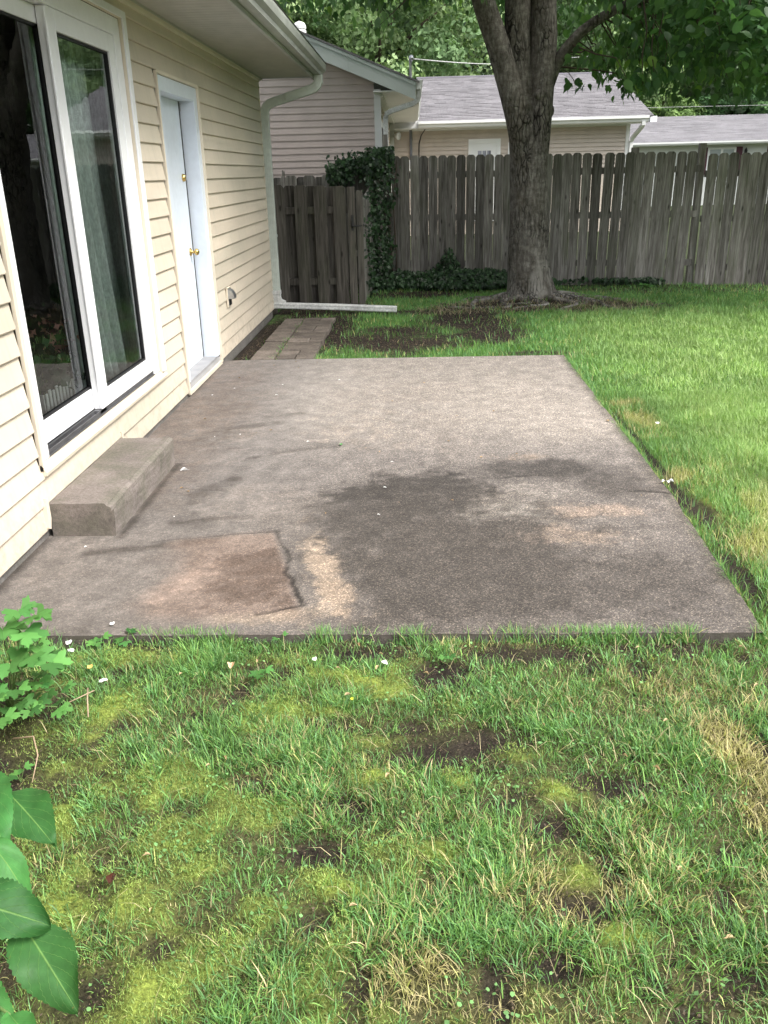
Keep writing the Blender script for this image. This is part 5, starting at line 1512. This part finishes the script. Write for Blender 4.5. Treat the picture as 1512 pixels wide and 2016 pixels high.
hy = thing('hydrangea_bush', 'big leaved green hydrangea bush at the bottom left corner in front of the lawn', 'bush', (-.98, 1.22, -.03))
hl = [  # base, tip, width, normal, droop, fold
    ((-.84, 1.165, .405), (-.665, 1.165, .352), .135, (.15, -.35, 1), .30, .12),
    ((-.74, 1.19, .315), (-.598, 1.06, .262), .125, (.1, -.3, 1), .25, .15),
    ((-.90, 1.50, .365), (-.752, 1.385, .335), .115, (.2, -.2, 1), .25, .2),
    ((-.95, 1.50, .40), (-.835, 1.335, .385), .115, (.25, -.5, 1), .35, .25),
    ((-.86, 1.335, .375), (-.728, 1.255, .315), .085, (.3, -.1, 1), .85, -.3),
    ((-.86, 1.08, .30), (-.69, 1.03, .25), .14, (.0, -.2, 1), .25, .15),
    ((-.92, 1.28, .30), (-.80, 1.23, .27), .09, (.1, -.2, 1), .3, .15),
    ((-.70, 1.03, .285), (-.615, .955, .30), .06, (.1, -.5, 1), .2, .3),
    ((-1.1, 1.3, .55), (-1.22, 1.15, .5), .14, (-.1, -.3, 1), .3, .15),
    ((-1.05, 1.05, .5), (-1.1, .88, .45), .14, (0, -.4, 1), .3, .15), ((-1.1, 1.5, .45), (-1.2, 1.66, .40), .14, (0, .3, 1), .3, .15),
    ((-.95, 1.15, .56), (-1.02, 1.0, .53), .13, (0, -.2, 1), .3, .15), ((-1.15, 1.35, .4), (-1.33, 1.38, .34), .14, (-.3, 0, 1), .3, .15),
    ((-.98, 1.0, .4), (-.86, .86, .36), .13, (.2, -.3, 1), .3, .15), ((-1.0, 1.45, .3), (-.96, 1.30, .26), .12, (.2, .3, 1), .3, .15),
]
hs_ = MB()
for k, (b_, t_, w_, n_, dr, fo) in enumerate(hl):
    L = (Vector(t_) - Vector(b_)).length
    place_leaf(leaf_mesh(L, w_, seed=k, droop=dr, fold=fo), b_, t_, n_, hy)
    r_ = Vector((-1.0 + .04 * math.cos(k), 1.22 + .05 * math.sin(k * 2), -.04)); b = Vector(b_); d = (b - r_)
    hs_.tube([r_, r_ + d * .4 + Vector((0, 0, .05)), r_ + d * .85 + Vector((0, 0, .02)), b], [.006, .005, .003, .0022], 6)
hs_.build('stems', M_STEM, hy, smooth=True)
# columbine
def lobed_mesh(S, seed):
    r = random.Random(seed); pts = [(0, 0)]
    out = [(-.08, .05), (-.30, .16), (-.52, .22), (-.51, .40), (-.60, .54), (-.40, .60), (-.25, .52), (-.20, .62), (-.23, .80), (-.08, .88), (0, 1.02), (.09, .88), (.23, .80), (.20, .60), (.27, .52), (.42, .62), (.58, .52), (.52, .38), (.54, .22), (.30, .16), (.08, .05)]
    V = [(0, .42 * S, .0)] + [(x * S * r.uniform(.88, 1.1), y * S * r.uniform(.94, 1.05), (.10 * abs(x) - .12 * y * y + r.uniform(-.02, .02)) * S) for x, y in [(0, 0)] + out]
    F = [(0, i, i + 1) for i in range(1, len(V) - 1)] + [(0, len(V) - 1, 1)]
    me = bpy.data.meshes.new('leaf'); me.from_pydata(V, [], F); me.polygons.foreach_set('use_smooth', [True] * len(me.polygons)); me.update()
    me.materials.append(M_COL); return me
lob = [lobed_mesh(.068, s) for s in range(5)]
cb = thing('columbine_plant', 'bright green lobed-leaf columbine plant at the left edge beside the patio corner', 'plant', (-1.36, 2.38, -.03))
cs = MB()
tops = [(-1.26, 2.38, .35), (-1.205, 2.37, .335), (-1.235, 2.33, .30), (-1.31, 2.36, .30), (-1.20, 2.30, .235), (-1.145, 2.29, .215), (-1.27, 2.28, .22), (-1.33, 2.25, .27), (-1.17, 2.27, .15), (-1.12, 2.30, .12),
        (-1.24, 2.24, .15), (-1.20, 2.22, .09), (-1.14, 2.27, .06), (-1.30, 2.22, .16), (-1.27, 2.18, .09), (-1.32, 2.16, .05), (-1.22, 2.33, .12), (-1.36, 2.30, .2), (-1.40, 2.4, .34), (-1.45, 2.3, .25), (-1.5, 2.45, .3), (-1.42, 2.5, .2), (-1.35, 2.5, .15), (-1.28, 2.45, .12), (-1.16, 2.34, .18)] + [(-1.30 + .17 * math.cos(q * 2.4) * (.4 + .6 * ((q * 7) % 5) / 5), 2.32 + .13 * math.sin(q * 2.4), .05 + .05 * (q % 4)) for q in range(11)]
for k, tp in enumerate(tops):
    r_ = Vector((-1.34 + .03 * math.cos(k * 2.4), 2.36 + .03 * math.sin(k * 2.4), -.04)); b = Vector(tp); d = b - r_
    cs.tube([r_, r_ + d * .5 + Vector((0, 0, .03)), b], [.0025, .002, .0015], 5)
    sc = random.uniform(.65, 1.15) if tp[2] > .2 else random.uniform(.4, .8)
    a0 = random.uniform(-.6, .6) + (0 if d.x > -.05 else 3.1)
    for q_i, da in enumerate((-1.35, 0, 1.35)):
        a = a0 + da; dirv = Vector((math.cos(a), math.sin(a) * .9 - .25, random.uniform(-.25, .1))).normalized()
        o = place_leaf(lob[(k + q_i) % 5], b + dirv * .008, b + dirv * .05, (random.uniform(-.5, .6), -.45 + random.uniform(-.45, .4), 1), cb)
        o.scale = (sc,) * 3
cs.build('stems', M_STEM, cb, smooth=True)

# indoor blooms
n = 260
P = np.array([-2.02, 4.62, .62]) + rng.normal(0, 1, (n, 3)) * np.array([.05, .15, .09])
c = np.array([.03, .07, .03]) * rng.uniform(.5, 1.5, (n, 1))
o = link('leaves', leaf_cards(P, rvec(n), .07, c, M_IVY, 'leaves', droop=.4), None, FLOWERS); o['kind'] = 'stuff'
n = 90
P = np.array([-2.02, 4.80, .80]) + rng.normal(0, 1, (n, 3)) * np.array([.05, .12, .07])
o = link('blooms', leaf_cards(P, rvec(n), .045, np.array([.45, .22, .18]) * rng.uniform(.4, 1.3, (n, 1)), M_IVY, 'blooms', shape='clump'), None, FLOWERS); o['kind'] = 'stuff'
m_ = MB()
for k in range(9):
    m_.tube([(-2.02, 4.5 + .03 * k, .5), (-2.02 + .02 * math.sin(k), 4.48 + .045 * k, .66), (-2.02 + .03 * math.cos(k), 4.45 + .06 * k, .82)], .003, 4)
m_.build('stems', M_STEM, FLOWERS)
# small weeds in the front lawn
def weed(x, y, n, s, label):
    z0 = float(gz(np.array([x]), np.array([y]))[0])
    w = thing('seedling', label, 'weed', (x, y, z0)); sm_ = MB()
    for k in range(n):
        a = k * 2.4 + x * 9; rr = s * (.5 + .3 * (k % 3)); b = Vector((x + math.cos(a) * rr * .5, y + math.sin(a) * rr * .5, z0 + .02 + .012 * (k % 3)))
        sm_.tube([(x, y, z0), b], .001, 4)
        o = place_leaf(lob[k % 5], b, b + Vector((math.cos(a), math.sin(a), .1)), (0, -.3, 1), w); o.scale = (s / .07,) * 3
    sm_.build('stem', M_STEM, w)
weed(-1.20, 2.79, 5, .038, 'small bright seedling at the patio front edge near the columbine')
weed(-1.10, 2.80, 3, .045, 'second small seedling with round leaves along the patio front edge')
weed(-.55, 2.57, 5, .034, 'tiny light green seedling in the grass under the repaired patio corner')
weed(-1.17, 2.03, 4, .03, 'little seedling growing on the dark bare soil at the left')
weed(.10, 2.66, 4, .026, 'small seedling on the bare soil below the middle of the patio edge')
weed(-.52, 2.84 - .03, 3, .024, 'tiny seedling touching the patio front edge below the crack')
weed(3.35, 12.95, 6, .09, 'leafy weed standing at the foot of the fence right of the tree')
weed(4.0, 12.9, 5, .06, 'small weed at the foot of the fence by the dark post')

# ---- petals, fallen leaves and bits
def petal(x, y, s, label, mat=M_PETAL, cat='petal', name='petal', z=None, curl=.3, el=.7, rot=0):
    z0 = (float(gz(np.array([x]), np.array([y]))[0]) + .03 if z is None else z)
    V, F = [(0, 0, 0)], []
    for k in range(12):
        a = k * math.pi / 6; r = s * (1 + .15 * math.sin(k * 2.3 + x * 9)) * (1.25 if k == 3 else 1)
        V.append((r * math.cos(a) * el, r * math.sin(a), curl * s * (abs(math.cos(a)) ** 2) + .1 * s * math.sin(k)))
    F = [(0, k + 1, (k + 1) % 12 + 1) for k in range(12)]
    me = bpy.data.meshes.new(name); me.from_pydata(V, [], F); me.materials.append(mat)
    o = bpy.data.objects.new(name, me); col.objects.link(o); o.location = (x, y, z0 + .004); o.rotation_euler = (0, 0, rot)
    tag(o, label, cat); return o
petal(-.12, 2.62, .014, 'largest white petal lying on the moss and soil below the middle of the patio edge', rot=.6)
petal(-1.18, 2.905, .013, 'white petal on the front rim of the patio near the columbine', z=.003)
petal(-1.30, 2.77, .016, 'white petal beside the columbine just off the patio')
petal(-1.27, 2.71, .014, 'greenish white curled petal next to the columbine', rot=1)
petal(-1.08, 2.51, .014, 'pale grey petal in the grass right of the columbine', rot=2)
petal(-.37, 2.65, .012, 'small pale petal at the left end of the bare soil patch')
petal(1.58, 5.56, .02, 'white petal on the lawn to the right of the patio', z=.02)
for k, (dx, dy) in enumerate(((0, 0), (.035, .02), (-.03, .02))):
    petal(1.35 + dx * .6, 4.44 + dy * .6, .017 - .003 * k, ('white crumpled blossom on the right rim of the patio', 'pale fragment touching the right side of the crumpled blossom', 'pale fragment touching the left side of the crumpled blossom')[k], z=.008, curl=.8, rot=k)
petal(-1.36, 4.75, .022, 'curled pale leaf on the patio beside the step', z=.003, el=.35, curl=.8, rot=-1.3)
M_GL = simple('green leaf bit', (.10, .30, .09), .6)
M_YL = simple('yellow leaf', (.55, .42, .12), .7)
petal(-.48, 5.23, .018, 'small green leaf lying on the patio', M_GL, 'leaf', 'fallen_leaf', z=.003, el=.5)
petal(-1.16, 2.6, .014, 'yellow fallen leaf in the grass right of the columbine', M_YL, 'leaf', 'fallen_leaf')
petal(-.66, 2.61, .018, 'tan dry leaf standing out in the grass below the patio front edge', simple('tan leaf', (.6, .42, .26), .8), 'leaf', 'fallen_leaf', curl=.9)
petal(-.76, 1.62, .016, 'wet dark brown leaf on the moss at lower left', simple('wet brown leaf', (.06, .022, .015), .2), 'leaf', 'fallen_leaf', curl=.5)
petal(-.22, 2.40, .008, 'tiny round yellow leaf on the moss patch', simple('lemon leaf', (.6, .65, .05), .6), 'leaf', 'fallen_leaf')
petal(1.29, 5.7, .016, 'brown leaf bit near the right edge of the patio', M_DRY, 'leaf', 'fallen_leaf', z=.003)
petal(.28, 5.88, .010, 'tiny brown leaf bit in the middle of the patio', M_DRY, 'leaf', 'fallen_leaf', z=.003)
bits = [(-1.23, 4.02), (-1.25, 4.39), (-1.3, 4.45), (-1.17, 5.49), (-1.07, 5.52), (-.98, 5.58), (-1.33, 5.44), (.6, 4.99), (-1.28, 7.7), (.53, 7.9), (-.9, 7.8), (-1.5, 7.2), (-1.6, 6.6), (-1.62, 6.2), (-1.5, 5.9), (-1.55, 3.65), (-.7, 7.6), (-1.1, 7.85), (.1, 7.9), (-1.66, 7.5)]
for k, (x, y) in enumerate(bits + [(rng.uniform(-1.65, 1.2), rng.uniform(4, 7.9)) for _ in range(26)]):
    o = petal(x, y, rng.uniform(.005, .011), 'tiny dry bit of leaf scattered on the patio slab', M_DRY if k % 3 else M_PETAL, 'debris', 'leaf_bit', z=.002, el=.45, curl=.5, rot=k)
    o['group'] = 'dry bits scattered on the patio'
for k in range(34):
    x, y = rng.uniform(-1.15, 1.2), rng.uniform(1.25, 2.75)
    o = petal(float(x), float(y), rng.uniform(.006, .012), 'small dry tan seed husk lying in the front grass', simple('husk', (.5, .38, .22), .8) if k == 0 else bpy.data.materials['husk'], 'debris', 'seed_husk', el=.35, curl=.8, rot=k)
    o['group'] = 'dry husks scattered in the front grass'
def twig(pts, r, label):
    tag(MB().tube(pts, [r, r * .9, r * .8, r * .5][:len(pts)], 6).build('twig', simple('pale twig', (.34, .25, .17), .8) if 'pale twig' not in bpy.data.materials else bpy.data.materials['pale twig'], None, smooth=True), label, 'twig')
twig([(-1.24, 2.16, .02), (-1.17, 2.15, .035), (-1.13, 2.08, .02), (-1.12, 2.0, -.015)], .0026, 'bent pale root twig on the dark soil below the columbine')
twig([(-1.10, 2.42, .03), (-1.08, 2.36, .03), (-1.06, 2.30, .0)], .003, 'short pale curved twig at the right side of the columbine')
twig([(-1.14, 2.33, .03), (-1.07, 2.40, .035)], .002, 'thin crossing twig beside the columbine')

print('objects', len(bpy.data.objects), 'tris~', sum(len(o.data.loops) - 2 * len(o.data.polygons) for o in bpy.data.objects if o.type == 'MESH'))
